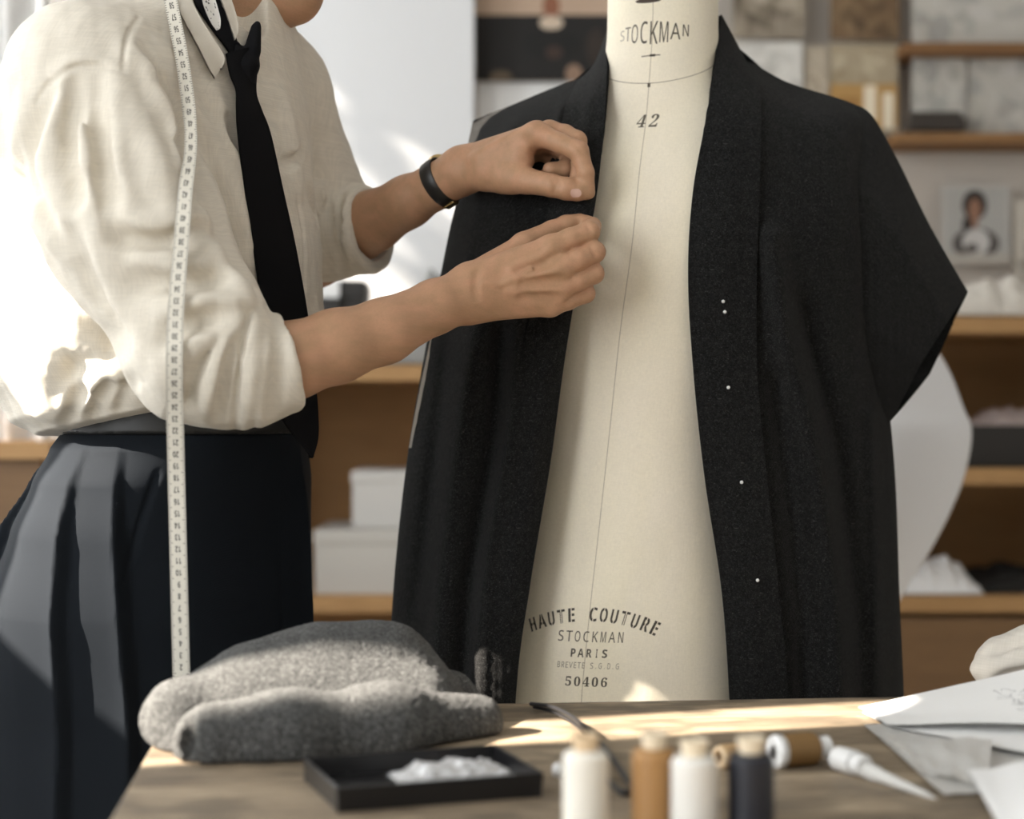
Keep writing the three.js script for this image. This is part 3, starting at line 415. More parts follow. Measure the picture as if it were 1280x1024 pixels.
const shirtFolds = [
  // sleeve head: gathers falling from the yoke seam
  [[[88, 92], [70, 150], [62, 210], [80, 280]], 0.012, 0.007, 0.02], [[[58, 118], [44, 180], [48, 240], [72, 300]], 0.010, -0.006, 0.016], [[[112, 90], [106, 160], [116, 240], [140, 320]], 0.012, 0.008, 0.02], [[[100, 96], [92, 170], [100, 250]], 0.008, -0.006, 0.014],
  [[[134, 92], [142, 150], [150, 220], [168, 300]], 0.010, 0.006, 0.018], [[[123, 95], [126, 160], [134, 230], [152, 290]], 0.008, -0.005, 0.014], [[[150, 95], [172, 150], [196, 210], [214, 262]], 0.012, 0.006, 0.02], [[[30, 130], [24, 200], [42, 262], [76, 318]], 0.010, 0.006, 0.016],
  // front of the armhole and the crease down to the crook of the elbow
  [[[168, 70], [196, 112], [220, 165], [232, 200]], 0.012, 0.008, 0.02], [[[180, 62], [208, 110], [228, 170], [236, 205]], 0.007, -0.007, 0.012], [[[228, 186], [246, 218], [260, 256], [264, 290]], 0.007, -0.009, 0.010],
  [[[150, 272], [190, 284], [232, 280], [262, 276]], 0.011, 0.008, 0.016], [[[150, 300], [200, 306], [250, 296]], 0.009, -0.006, 0.016], [[[170, 330], [225, 332], [278, 318]], 0.011, 0.006, 0.018], [[[180, 352], [236, 360], [290, 352]], 0.008, -0.006, 0.014],
  [[[200, 385], [250, 385], [300, 376]], 0.011, 0.007, 0.018], [[[238, 300], [272, 320], [298, 360], [306, 388]], 0.009, 0.006, 0.014],
  // folds fanning from the crook to the back of the elbow
  [[[304, 398], [270, 430], [244, 470], [236, 505]], 0.008, -0.007, 0.012], [[[300, 412], [276, 450], [262, 500], [260, 525]], 0.009, 0.006, 0.014], [[[306, 408], [290, 440], [280, 480], [276, 522]], 0.007, -0.006, 0.010], [[[290, 400], [250, 420], [218, 452], [204, 484]], 0.010, 0.006, 0.016], [[[280, 398], [232, 408], [196, 432]], 0.008, -0.005, 0.014],
  [[[110, 300], [140, 370], [180, 432], [214, 470]], 0.012, 0.006, 0.02], [[[95, 300], [122, 366], [160, 424]], 0.009, -0.005, 0.016],
  // cuff seam and soft rolls on the cuff
  [[[335, 402], [330, 450], [322, 528]], 0.010, 0.003, 0.012], [[[352, 402], [350, 450], [342, 512]], 0.007, -0.0025, 0.010],
  // back of the shirt
  [[[72, 500], [84, 470], [112, 444], [146, 426]], 0.014, -0.006, 0.02], [[[88, 508], [118, 484], [160, 462]], 0.013, 0.008, 0.02], [[[20, 350], [46, 400], [60, 450], [58, 505]], 0.014, 0.007, 0.024], [[[8, 380], [26, 430], [36, 490]], 0.010, -0.007, 0.018], [[[60, 360], [92, 410], [120, 440]], 0.012, 0.007, 0.02],
  [[[84, 530], [92, 508], [104, 488]], 0.007, -0.0035, 0.010], [[[118, 520], [126, 500], [138, 482]], 0.007, -0.0035, 0.010], [[[150, 510], [158, 490], [168, 474]], 0.007, -0.0035, 0.010],
  // chest
  [[[212, 70], [240, 140], [276, 215], [306, 290], [318, 350]], 0.012, 0.007, 0.02], [[[204, 110], [232, 170], [268, 250], [292, 330]], 0.010, -0.006, 0.018], [[[262, 110], [282, 160], [300, 220], [318, 290], [326, 390]], 0.008, 0.006, 0.010], [[[286, 150], [306, 215], [324, 290], [332, 390]], 0.007, -0.007, 0.008],
  [[[356, 130], [368, 190], [376, 240]], 0.008, 0.003, 0.012], [[[352, 205], [366, 200], [380, 190]], 0.005, -0.004, 0.008],
  // far sleeve
  [[[388, 240], [400, 290], [412, 335]], 0.007, -0.006, 0.010], [[[398, 236], [420, 262], [426, 320]], 0.008, 0.005, 0.012], [[[412, 238], [414, 290], [428, 338]], 0.005, -0.004, 0.008], [[[426, 235], [424, 290], [430, 344]], 0.004, -0.004, 0.006],
];
const shirtSeams = [[[[46, 128], [62, 104], [82, 88], [110, 82], [136, 84], [154, 88]], 0.003, -0.003, 0.004], [[[154, 88], [156, 60], [162, 40], [174, 22]], 0.003, -0.003, 0.004], [[[372, 232], [380, 300], [384, 380]], 0.003, -0.002, 0.004], [[[312, 392], [305, 430], [300, 480], [296, 540]], 0.005, -0.007, 0.005], [[[322, 400], [316, 440], [311, 490], [306, 536]], 0.006, 0.004, 0.008]];
for (const f of shirtFolds) if (f[1] > 0.0075) { f[2] *= 1.55; f[1] *= 1.1; }
const shirtField1 = sculpt(shirtBase, shirtFolds), shirtField = sculpt(shirtField1, shirtSeams);
const wob = (x, y, z) => 0.0016 * n3(x * 34, y * 22, z * 34) + 0.0008 * n3(x * 90 + 3, y * 70, z * 90);
part('shirt', netMesh((x, y, z) => shirtField(x, y, z) + wob(x, y, z), V(-0.66, H(560), -2.14), V(-0.12, H(-40), -1.52), 0.0031), M.linen, person, 'loose white linen shirt with rolled sleeves');

// ---- skirtlike wide trousers and their waistband
const skirtRows = [[0.10, -0.43, -1.93, 0.20, 0.22], [H(1024, 1.93), -0.42, -1.93, 0.195, 0.21], [H(880, 1.93), -0.415, -1.93, 0.190, 0.205], [H(750, 1.92), -0.404, -1.925, 0.166, 0.214], [H(660, 1.92), -0.388, -1.92, 0.146, 0.204], [H(600, 1.91), -0.375, -1.915, 0.134, 0.192], [H(560, 1.91), -0.368, -1.912, 0.128, 0.172], [H(540, 1.905), -0.365, -1.91, 0.128, 0.15], [H(500, 1.905), -0.364, -1.908, 0.124, 0.145]];
const skirtStack = stack(skirtRows);
const PLEATS = [-1.52, -1.29, 0.3, 2.0, 2.6, -2.3];
const skirtBase = (x, y, z) => {
  const d = skirtStack(x, y, z); if (d > 0.06 || d < -0.08) return d;
  const dx = x + 0.385, dz = z + 1.92, phi = Math.atan2(dx * SIDE.x + dz * SIDE.z, dx * FWD.x + dz * FWD.z), down = H(541, 1.78) - y, A = 0.013 * smooth(-0.005, 0.12, down); let s = 0;
  PLEATS.forEach((c, i) => { let u = c + (i === 1 ? 0.35 : i === 2 ? 0.05 : 0) * clamp(down, 0, 0.3) - phi; if (u > 3.14) u -= 6.283; if (u > -0.05 && u < 0.6) s += A * smooth(-0.055, 0.0, u) * Math.exp(-Math.max(0, u) / 0.13); });
  return (d - s) * 0.8;
};
const skirtFolds = [[[[198, 590], [180, 640], [152, 735]], 0.003, -0.003, 0.004]];
const skirtField = sculpt(skirtBase, skirtFolds);
const legGap = (x, y, z) => Math.abs((x + 0.41) * SIDE.x + (z + 1.93) * SIDE.z) - (0.74 - y) * 0.06;
part('trousers', netMesh((x, y, z) => smax(smax(skirtField(x, y, z), y - H(541, 1.78) + 0.0, 0.004), -legGap(x, y, z), 0.02), V(-0.70, 0.06, -2.2), V(-0.16, H(530), -1.66), 0.0045), M.trouser, person, 'dark pleated wide trousers');
part('waistband', netMesh((x, y, z) => smax(skirtStack(x, y, z) - 0.004, Math.max(y - H(492, 1.78), H(544, 1.78) - y), 0.004), V(-0.56, H(560), -2.1), V(-0.19, H(480), -1.7), 0.006), M.belt, person, 'plain black waistband');

// ---- hands and forearms
const W1 = P(590, 351, 1.765), W2 = P(590, 381, 1.77);
const arm = (pts, rs, k) => blend(chain(pts, rs), k);
const nearArm = arm([P(258, 448, 1.648), P(365, 451, 1.665), P(420, 433, 1.685), P(480, 414, 1.71), P(545, 383, 1.745), P(588, 366, 1.767)], [0.038, 0.0365, 0.0355, 0.0315, 0.0265, 0.0235], 0.01);
const nearPalm = blend([cone(W1, 0.0185, P(688, 310, 1.778), 0.0128), cone(P(590, 362, 1.762), 0.018, P(697, 338, 1.771), 0.0130), cone(P(590, 372, 1.765), 0.0185, P(697, 362, 1.776), 0.0125), cone(W2, 0.0185, P(688, 382, 1.785), 0.0112), cone(P(600, 345, 1.79), 0.018, P(655, 308, 1.815), 0.0135), cone(P(620, 360, 1.79), 0.02, P(670, 350, 1.80), 0.014)], 0.012);
const finger = (pts) => blend(chain(pts.map(([a, b, c]) => P(a, b, c)), pts.map((q) => q[3])), 0.0035);
const nearFingers = [
  finger([[688, 310, 1.778, 0.0128], [712, 299, 1.782, 0.0112], [736, 290, 1.790, 0.0114], [740, 283, 1.822, 0.0094], [736, 279, 1.846, 0.0080]]),
  finger([[697, 338, 1.771, 0.0130], [722, 325, 1.776, 0.0110], [743, 315, 1.788, 0.0113], [740, 317, 1.825, 0.0094], [724, 318, 1.843, 0.0086]]),
  finger([[697, 362, 1.776, 0.0124], [720, 352, 1.780, 0.0104], [742, 342, 1.791, 0.0108], [735, 344, 1.826, 0.0090], [717, 342, 1.841, 0.0082]]),
  finger([[688, 382, 1.785, 0.0110], [710, 376, 1.787, 0.0094], [732, 367, 1.796, 0.0098], [723, 368, 1.826, 0.0080], [706, 366, 1.838, 0.0074]]),
  finger([[655, 306, 1.815, 0.0135], [690, 289, 1.836, 0.0112], [708, 282, 1.843, 0.0110], [724, 277, 1.847, 0.0088]]),
];
const nearHandBase = (x, y, z) => { let d = smin(nearArm(x, y, z), nearPalm(x, y, z), 0.02); let f = 1e9; for (let i = 0; i < 4; i++) f = smin(f, nearFingers[i](x, y, z), 0.0022); d = smin(d, f, 0.007); return smin(d, nearFingers[4](x, y, z), 0.006); };
const nearHand = sculpt(nearHandBase, [
  [[[640, 336], [672, 324], [688, 312]], 0.003, 0.0014, 0.008], [[[636, 350], [668, 345], [694, 338]], 0.003, 0.0016, 0.008], [[[638, 364], [670, 363], [692, 362]], 0.003, 0.0013, 0.008], [[[650, 338], [676, 332], [700, 323]], 0.004, -0.0022, 0.008], [[[655, 355], [682, 352], [704, 350]], 0.004, -0.0020, 0.008], [[[655, 372], [680, 372], [700, 372]], 0.004, -0.0018, 0.008],
  [[[604, 352], [626, 356], [646, 346], [664, 336]], 0.002, 0.0010, 0.004], [[[598, 338], [594, 356], [597, 372]], 0.003, -0.0010, 0.006], [[[733, 280], [739, 290]], 0.002, -0.0012, 0.003], [[[739, 310], [745, 322]], 0.002, -0.0012, 0.003],
]);
const farArm = arm([P(385, 318, 2.045), P(440, 292, 2.015), P(465, 277, 1.99), P(510, 252, 1.962), P(545, 233, 1.942), P(575, 213, 1.925)], [0.04, 0.037, 0.0345, 0.029, 0.0245, 0.0215], 0.01);
const farPalm = blend([cone(P(580, 205, 1.922), 0.0175, P(671, 167, 1.866), 0.0128), cone(P(580, 210, 1.93), 0.018, P(686, 166, 1.888), 0.0128), cone(P(580, 214, 1.935), 0.018, P(683, 177, 1.906), 0.012), cone(P(578, 218, 1.93), 0.018, P(672, 190, 1.92), 0.011), cone(P(578, 217, 1.92), 0.018, P(640, 222, 1.878), 0.0165), cone(P(612, 208, 1.898), 0.021, P(650, 195, 1.878), 0.0175)], 0.014);
const farFingers = [
  finger([[671, 167, 1.866, 0.0130], [700, 179, 1.856, 0.0106], [723, 189, 1.849, 0.0110], [732, 216, 1.847, 0.0092], [736, 241, 1.850, 0.0070]]),
  finger([[687, 166, 1.888, 0.0126], [706, 168, 1.88, 0.0106], [721, 176, 1.872, 0.0108], [725, 205, 1.866, 0.0092], [720, 228, 1.862, 0.008]]),
  finger([[683, 177, 1.906, 0.0120], [714, 194, 1.895, 0.0102], [706, 212, 1.882, 0.0092], [688, 212, 1.878, 0.0085]]),
  finger([[672, 190, 1.92, 0.0110], [705, 206, 1.908, 0.0092], [697, 219, 1.898, 0.0084], [682, 218, 1.895, 0.0078]]),
  finger([[630, 222, 1.882, 0.0165], [658, 226, 1.863, 0.0142], [690, 232, 1.850, 0.0122], [708, 236, 1.847, 0.0120], [721, 240, 1.847, 0.0103]]),
];
const farHandBase = (x, y, z) => { let d = smin(farArm(x, y, z), farPalm(x, y, z), 0.018); let f = 1e9; for (let i = 0; i < 4; i++) f = smin(f, farFingers[i](x, y, z), 0.0022); d = smin(d, f, 0.007); return smin(d, farFingers[4](x, y, z), 0.009); };
const farHand = sculpt(farHandBase, [[[[664, 190], [672, 198], [676, 212]], 0.003, -0.0018, 0.006], [[[690, 222], [694, 232], [692, 242]], 0.002, -0.0009, 0.003], [[[697, 223], [700, 234]], 0.002, -0.0009, 0.003], [[[718, 180], [730, 192]], 0.002, -0.001, 0.003], [[[590, 196], [630, 176], [662, 158]], 0.004, 0.0012, 0.008]]);
const skinBits = [];
skinBits.push(netMesh(nearHand, P(300, 520, 1.62).setZ(-1.88), V(P(760, 250, 1.9).x, P(760, 255, 1.75).y, -1.60), 0.0023));
skinBits.push(netMesh(farHand, V(P(395, 300, 2.03).x, P(400, 345, 2.03).y, -2.10), V(P(760, 130, 1.9).x, P(700, 130, 1.88).y, -1.82), 0.0023));

// ---- head, neck, trunk and legs
const HC = P(362, -124, 1.868), tiltQ = new THREE.Quaternion();
{ const fw = FWD.clone().multiplyScalar(Math.cos(0.6)).add(V(0, -Math.sin(0.6), 0)), up = V(0, Math.cos(0.6), 0).add(FWD.clone().multiplyScalar(Math.sin(0.6))), sd = V(0, 0, 0).crossVectors(up, fw); tiltQ.setFromRotationMatrix(new THREE.Matrix4().makeBasis(sd, up, fw)); }
const hp = (s, u, f) => V(s, u, f).applyQuaternion(tiltQ).add(HC);                      // a place on the head: to its left, up, forward
const headBlob = blend([ellipsoid(hp(0, 0.035, -0.012), 0.074, 0.088, 0.094, tiltQ), ellipsoid(hp(0, -0.02, 0.028), 0.060, 0.085, 0.062, tiltQ), cone(hp(0, -0.082, 0.070), 0.019, hp(0, -0.086, 0.060), 0.022), cone(hp(0.05, -0.045, 0.0), 0.018, hp(0.012, -0.090, 0.060), 0.018), cone(hp(-0.05, -0.045, 0.0), 0.018, hp(-0.012, -0.090, 0.060), 0.018)], 0.03);
const faceBits = [cone(hp(0, 0.018, 0.090), 0.008, hp(0, -0.018, 0.108), 0.0105), cone(hp(-0.011, -0.022, 0.098), 0.007, hp(0.011, -0.022, 0.098), 0.007), cone(hp(-0.03, 0.028, 0.078), 0.009, hp(0.03, 0.028, 0.078), 0.009)];
const lipBits = [cone(hp(-0.018, -0.049, 0.082), 0.0055, hp(0, -0.046, 0.093), 0.0075), cone(hp(0.018, -0.049, 0.082), 0.0055, hp(0, -0.046, 0.093), 0.0075), cone(hp(-0.016, -0.054, 0.081), 0.006, hp(0, -0.057, 0.091), 0.008), cone(hp(0.016, -0.054, 0.081), 0.006, hp(0, -0.057, 0.091), 0.008)];
const earBits = [-1, 1].map((s) => ellipsoid(hp(s * 0.074, -0.004, -0.008), 0.010, 0.030, 0.018, tiltQ));
const eyeHoles = [-1, 1].map((s) => ellipsoid(hp(s * 0.031, 0.006, 0.096), 0.016, 0.011, 0.018, tiltQ));
const neckField = blend([cone(hp(0, -0.05, -0.025), 0.052, P(283, 0, 1.865), 0.058), cone(P(283, 0, 1.865), 0.058, P(255, 60, 1.87), 0.065)], 0.02);
const headField = (x, y, z) => { let d = headBlob(x, y, z); for (const f of faceBits) d = smin(d, f(x, y, z), 0.014); for (const f of eyeHoles) d = smax(d, -f(x, y, z), 0.012); for (const f of lipBits) d = smin(d, f(x, y, z), 0.004); for (const f of earBits) d = smin(d, f(x, y, z), 0.008); return smin(d, neckField(x, y, z), 0.022); };
skinBits.push(netMesh(headField, V(-0.48, H(40), -2.02), V(-0.12, H(-270), -1.72), 0.0032));
const trunk = stack(torsoRows.filter((r) => r[0] > H(500)).map(([a, b, c, d, e]) => [a, b, c, d - 0.045, e - 0.04]));
const hipN = V(-0.40, 0.93, -1.83), hipF = V(-0.35, 0.93, -2.0), footN = V(-0.42, 0.08, -1.82), footF = V(-0.36, 0.08, -2.03);
const coarse = blend([trunk, cone(V(-0.39, 1.10, -1.9), 0.10, V(-0.385, 0.95, -1.915), 0.115), ...chain([hipN, V(-0.40, 0.5, -1.82), footN], [0.085, 0.055, 0.036]), ...chain([hipF, V(-0.345, 0.5, -2.02), footF], [0.085, 0.055, 0.036]), ...chain([P(150, 130, 1.75), P(258, 448, 1.648), P(365, 451, 1.662)], [0.045, 0.04, 0.034]), ...chain([P(330, 130, 1.97), P(390, 312, 2.04), P(440, 292, 2.015)], [0.045, 0.04, 0.034]), cone(P(255, 60, 1.87), 0.06, P(240, 120, 1.87), 0.07)], 0.03);
skinBits.push(netMesh(coarse, V(-0.62, 0.03, -2.16), V(-0.12, H(30), -1.56), 0.010));
part('body', mergeGeometries(skinBits), M.skin, person, 'bare forearms, hands and lower face');
part('lips', netMesh(blend(lipBits.map((f) => (x, y, z) => f(x, y, z) - 0.0006), 0.003), V(-0.32, H(60), -1.95), V(-0.15, H(-120), -1.74), 0.002), M.lips, person);
for (const s of [-1, 1]) { const e = part('eye', new THREE.SphereGeometry(0.011, 20, 14).translate(...hp(s * 0.031, 0.004, 0.0685).toArray()), M.eye, person); e.add(part('iris', new THREE.SphereGeometry(0.0055, 14, 10).translate(...hp(s * 0.031, 0.001, 0.0752).sub(person.position).toArray()), M.iris)); part('eyebrow', tube([hp(s * 0.014, 0.024, 0.090), hp(s * 0.030, 0.029, 0.086), hp(s * 0.048, 0.024, 0.072)], 0.0025, 10, 6), M.hair, person); }
// hair: a cap swept back, with a loose lock falling forward
const hairCap = blend([ellipsoid(hp(0, 0.048, -0.022), 0.083, 0.088, 0.098, tiltQ), ellipsoid(hp(0, -0.01, -0.07), 0.066, 0.075, 0.05, tiltQ), cone(hp(-0.02, 0.11, 0.05), 0.025, hp(0.03, 0.10, 0.06), 0.025)], 0.03);
const hairField = (x, y, z) => { const p = V(x, y, z).sub(HC).applyQuaternion(tiltQ.clone().invert()); const cut = ellipsoid(V(0, -0.055, 0.095), 0.075, 0.11, 0.085)(p.x, p.y, p.z); return smax(hairCap(x, y, z), -cut, 0.012) + 0.002 * Math.sin(p.x * 260 + Math.sin(p.y * 40) * 2); };
const locks = [[[-0.02, 0.085, 0.085], [-0.035, 0.03, 0.108], [-0.036, -0.02, 0.118], [-0.03, -0.050, 0.122]], [[-0.03, 0.085, 0.08], [-0.05, 0.03, 0.098], [-0.055, -0.01, 0.10]]].map((L) => tube(L.map((q) => hp(...q)), 0.0028, 20, 6));
part('hair', mergeGeometries([plain(netMesh(hairField, V(-0.52, H(20), -2.04), V(-0.12, H(-300), -1.70), 0.005)), ...locks.map(plain)]), M.hair, person, 'short dark hair');
for (const [f, s] of [[footN, 0], [footF, 1]]) part('shoe', netMesh(blend([cone(V(f.x, 0.05, f.z), 0.045, V(f.x, 0.10, f.z), 0.042), ellipsoid(V(f.x + 0.07, 0.035, f.z + 0.02), 0.11, 0.035, 0.042)], 0.03), V(f.x - 0.08, -0.0, f.z - 0.08), V(f.x + 0.22, 0.15, f.z + 0.09), 0.007), M.leather, person);
// thumb nail
part('thumbnail', strip(farHand, [[715, 236.5, 723, 236], [713.5, 239, 726, 238.5], [713, 242, 727, 241.5], [714, 245, 726, 244.5], [716, 247, 723, 246.5]], 7, 9, 0.0008, 0.0012, { soft: 1 }), M.nail, person);

// ---- tie, collar
const trapNear = cone(P(114, 100, 1.72), 0.078, P(256, 10, 1.85), 0.038);
const neckShirt = (x, y, z) => Math.min(shirtField1(x, y, z), neckField(x, y, z) - 0.002);
const chestOnly = (x, y, z) => smin(smin(torsoField(x, y, z), trapNear(x, y, z), 0.03), neckField(x, y, z), 0.01);
const tieRows = [[284, 66, 323, 56], [289, 92, 322, 86], [296, 112, 321, 116], [297, 135, 328, 138], [299, 165, 339, 168], [308, 240, 355, 240], [319, 310, 370, 308], [330, 395, 385, 393], [340, 470, 394, 470], [352, 518, 398, 516], [374, 552, 398, 548], [388, 572, 391, 573]];
const tieZ = (px, py, r) => { const c = (r[0] + r[2]) / 2, cy = (r[1] + r[3]) / 2, back = cy > 300 ? [343 , 300] : [c, cy]; return -hit(chestOnly, ...back).z - 0.004 + 0.00095 * (px - c); };
part('tie', strip(null, tieRows, 15, 90, 0.010, 0.004, { fixed: tieZ, crown: 0.004, soft: 1 }), M.black, person, 'long black tie');
const kz = -hit(chestOnly, 308, 90).z - 0.006;
part('tie_knot', netMesh(blend([cone(P(292, 60, kz), 0.008, P(305, 84, kz - 0.002), 0.0125), cone(P(305, 84, kz - 0.002), 0.0130, P(309, 114, kz + 0.002), 0.0085), cone(P(319, 36, kz + 0.012), 0.0042, P(312, 80, kz), 0.010), cone(P(322, 30, kz + 0.014), 0.003, P(317, 62, kz + 0.004), 0.0065)], 0.006), V(-0.33, H(130), -kz - 0.05), V(-0.24, H(5), -kz + 0.04), 0.002), M.black, person, 'black tie knot with a pointed loop');
part('collar', strip(neckShirt, [[196, -60, 216, -72], [206, -30, 226, -40], [217, 0, 238, -4], [232, 28, 252, 24], [248, 58, 268, 50], [262, 86, 281, 72], [269, 97, 275, 87]], 10, 30, 0.011, 0.003, { soft: 4 }), M.linen, person, 'white turned-down collar leaf');
part('neck_ribbon', strip(neckShirt, [[226, -52, 262, -60], [236, -22, 272, -34], [246, 6, 280, -2], [262, 30, 287, 22], [280, 54, 295, 46], [288, 66, 300, 60]], 8, 24, 0.006, 0.003, { soft: 3 }), M.black, person, 'black band of the tie under the collar');
{ const n = 128, cv = document.createElement('canvas'); cv.width = cv.height = n; const x = cv.getContext('2d'); x.fillStyle = '#d9d6cf'; x.fillRect(0, 0, n, n); x.fillStyle = 'rgba(40,38,36,.8)'; for (let k = 0; k < 26; k++) x.fillRect(rnd() * n, rnd() * n, 3 + rnd() * 14, 2 + rnd() * 4); const t = new THREE.CanvasTexture(cv); t.colorSpace = THREE.SRGBColorSpace;
  part('label_patch', strip(neckShirt, [[252, -16, 262, -20], [253, 0, 268, -4], [258, 16, 273, 12], [265, 30, 276, 26], [271, 38, 275, 36]], 6, 14, 0.0085, 0.001, { soft: 3 }), mat({ map: t, roughness: 0.9 }), person, 'worn white woven label'); }
part('collar_stand', strip(neckShirt, [[262, -40, 276, -46], [272, -12, 284, -18], [280, 8, 291, 4], [287, 28, 297, 24], [294, 50, 298, 40]], 6, 20, 0.009, 0.003, { soft: 3 }), M.linen, person);
// ---- watch on the far wrist
{
  const a = P(530, 243, 1.951), b = P(572, 215, 1.927), ax = b.clone().sub(a).normalize(), c = P(551, 228, 1.9395), q = new THREE.Quaternion().setFromUnitVectors(V(0, 1, 0), ax), r = 0.0262;
  const w = new THREE.Group(); w.name = 'watch'; person.add(w); w.position.copy(c).sub(person.position); w.quaternion.copy(q); w.userData.raw = true; w.userData.label = 'slim black strapped wristwatch';
  part('strap', new THREE.LatheGeometry([[r, -0.008], [r + 0.0022, -0.0075], [r + 0.0028, 0], [r + 0.0022, 0.0075], [r, 0.008], [r - 0.0005, 0], [r, -0.008]].map(([x, y]) => new THREE.Vector2(x, y)), 64).scale(1, 1, 1), M.leather, w);
  const up = V(0.12, 0.9, -0.4).normalize().applyQuaternion(q.clone().invert()); up.y = 0; up.normalize(); const ang = Math.atan2(up.x, up.z);
  part('watch_case', new THREE.CylinderGeometry(0.0115, 0.012, 0.006, 32).rotateX(Math.PI / 2).translate(0, 0, r + 0.004).rotateY(ang), M.brass, w); part('dial', new THREE.CylinderGeometry(0.0098, 0.0098, 0.001, 32).rotateX(Math.PI / 2).translate(0, 0, r + 0.0073).rotateY(ang), M.paper, w);
  part('buckle', rbox(0.013, 0.015, 0.0025, 0.001).translate(0, 0, r + 0.0034).rotateY(ang + Math.PI + 0.5), M.brass, w);
}
// ---------------------------------------------------------------- tape measure hanging round the neck
{
  const n = [128, 2048], cv = document.createElement('canvas'); cv.width = n[0]; cv.height = n[1]; const x = cv.getContext('2d'); x.fillStyle = '#d6d1c4'; x.fillRect(0, 0, ...n);
  const cm = n[1] / 62;
  for (let k = 0; k < 62; k++) { x.fillStyle = 'rgba(60,56,50,.75)'; for (let m = 0; m < 5; m++) { const y = (k + m / 5) * cm; x.fillRect(0, y, m ? 15 : 26, 2); x.fillRect(n[0] - (m ? 15 : 26), y, m ? 15 : 26, 2); } x.save(); x.translate(64, (k + 0.5) * cm); x.rotate(Math.PI); x.scale(1.8, 1); x.fillStyle = '#2c2a26'; x.font = 'bold 23px sans-serif'; x.textAlign = 'center'; x.textBaseline = 'middle'; x.fillText(String(62 - k), 0, 0); x.restore(); }
  const t = new THREE.CanvasTexture(cv); t.colorSpace = THREE.SRGBColorSpace; t.anisotropy = 8;
  const path = [[200, -60], [205, -30], [213, 0], [220, 34], [227, 70], [233, 110], [237, 145], [239, 172], [237, 200], [232, 232], [229, 270], [226, 310], [222, 355], [219, 400], [218, 440], [218, 480], [218.5, 520], [219.5, 560], [221, 620], [222.5, 680], [224, 740], [225.5, 800], [227, 856]];
  const along = (py) => { let i = 0; while (i < path.length - 2 && path[i + 1][1] < py) i++; return mix(path[i][0], path[i + 1][0], (py - path[i][1]) / (path[i + 1][1] - path[i][1])); };
  const rows = Array.from({ length: 47 }, (_, i) => { const b = -60 + i * 916 / 46, a = along(b), w = mix(8.2, 10.8, clamp((b - 100) / 350)) * (b > 150 && b < 215 ? 0.9 : 1), tilt = b < 145 ? 0.18 : b < 190 ? 0.05 : -0.04; return [a - w, b + w * tilt, a + w, b - w * tilt]; });
  const free = rows.map((r) => [r[1]]); const f = (xx, y, z) => Math.min(shirtField(xx, y, z), cone(P(218, 500, 1.655), 0.001, P(228, 900, 1.655), 0.001)(xx, y, z));
  // lies on the shirt as far as the elbow, then hangs
  const zs = rows.map((r) => { const cx = (r[0] + r[2]) / 2, cy = (r[1] + r[3]) / 2; return cy < 500 ? Math.min(-hit(shirtField1, r[0], r[1]).z, -hit(shirtField1, cx, cy).z, -hit(shirtField1, r[2], r[3]).z) : null; });
  let lastZ = 1.64; for (let i = 0; i < zs.length; i++) if (zs[i] === null) zs[i] = mix(lastZ, 1.632, 0.5); else lastZ = zs[i];
  for (let s = 0; s < 40; s++) for (let i = 1; i < zs.length - 1; i++) zs[i] = Math.min(zs[i], (zs[i - 1] + zs[i + 1]) / 2 + 0.0006);
  const g = strip(f, rows, 5, 240, 0.006, 0.0008, { fixed: zs, soft: 0 });
  solo('tape_measure', g, mat({ map: t, roughness: 0.6 }), 'long white tape measure with black numbers hanging over the shirt sleeve', 'tape measure');
}
// ---------------------------------------------------------------- things on the work table
// folded grey wool
{
  const A = (px, py, z) => P(px, py, z);
  const lower = blend(chain([A(268, 930, 1.42), A(360, 925, 1.44), A(480, 914, 1.475), A(596, 902, 1.525)], [0.0345, 0.0365, 0.0360, 0.024]), 0.03);
  const upper = blend([...chain([A(226, 893, 1.50), A(320, 872, 1.548), A(400, 856, 1.575), A(478, 850, 1.598), A(535, 882, 1.598)], [0.0290, 0.0420, 0.049, 0.0465, 0.034]), cone(A(300, 905, 1.50), 0.040, A(520, 895, 1.55), 0.040)], 0.035);
  const flap = blend(chain([A(500, 862, 1.63), A(560, 873, 1.62), A(610, 902, 1.60)], [0.020, 0.022, 0.014]), 0.02);
  const tip = blend(chain([A(226, 893, 1.485), A(212, 900, 1.47), A(232, 930, 1.455)], [0.026, 0.021, 0.022]), 0.02);
  const slit = blend(chain([A(236, 912, 1.40), A(240, 930, 1.40), A(248, 950, 1.40)], [0.006, 0.007, 0.004]), 0.01);
  const f = (x, y, z) => { let d = smin(upper(x, y, z), tip(x, y, z), 0.02); d = smin(d, flap(x, y, z), 0.002); d = smin(d, smax(lower(x, y, z), -slit(x, y, z), 0.008), 0.002); return smax(d, TABLE + 0.0008 - y, 0.006); };
  const fuzz = (x, y, z) => 0.0004 * n3(x * 90, y * 90, z * 90) + 0.0004 * n3(x * 420 + 2, y * 400, z * 430);
  solo('folded_wool', netMesh((x, y, z) => f(x, y, z) + fuzz(x, y, z), V(-0.34, TABLE - 0.01, -1.68), V(0.03, 0.96, -1.36), 0.0026, { uv: (x, y, z) => [x, y * 0.8 - z * 0.9] }), M.greyWool, 'thick folded charcoal grey wool cloth lying beside the black tray', 'fabric');
}
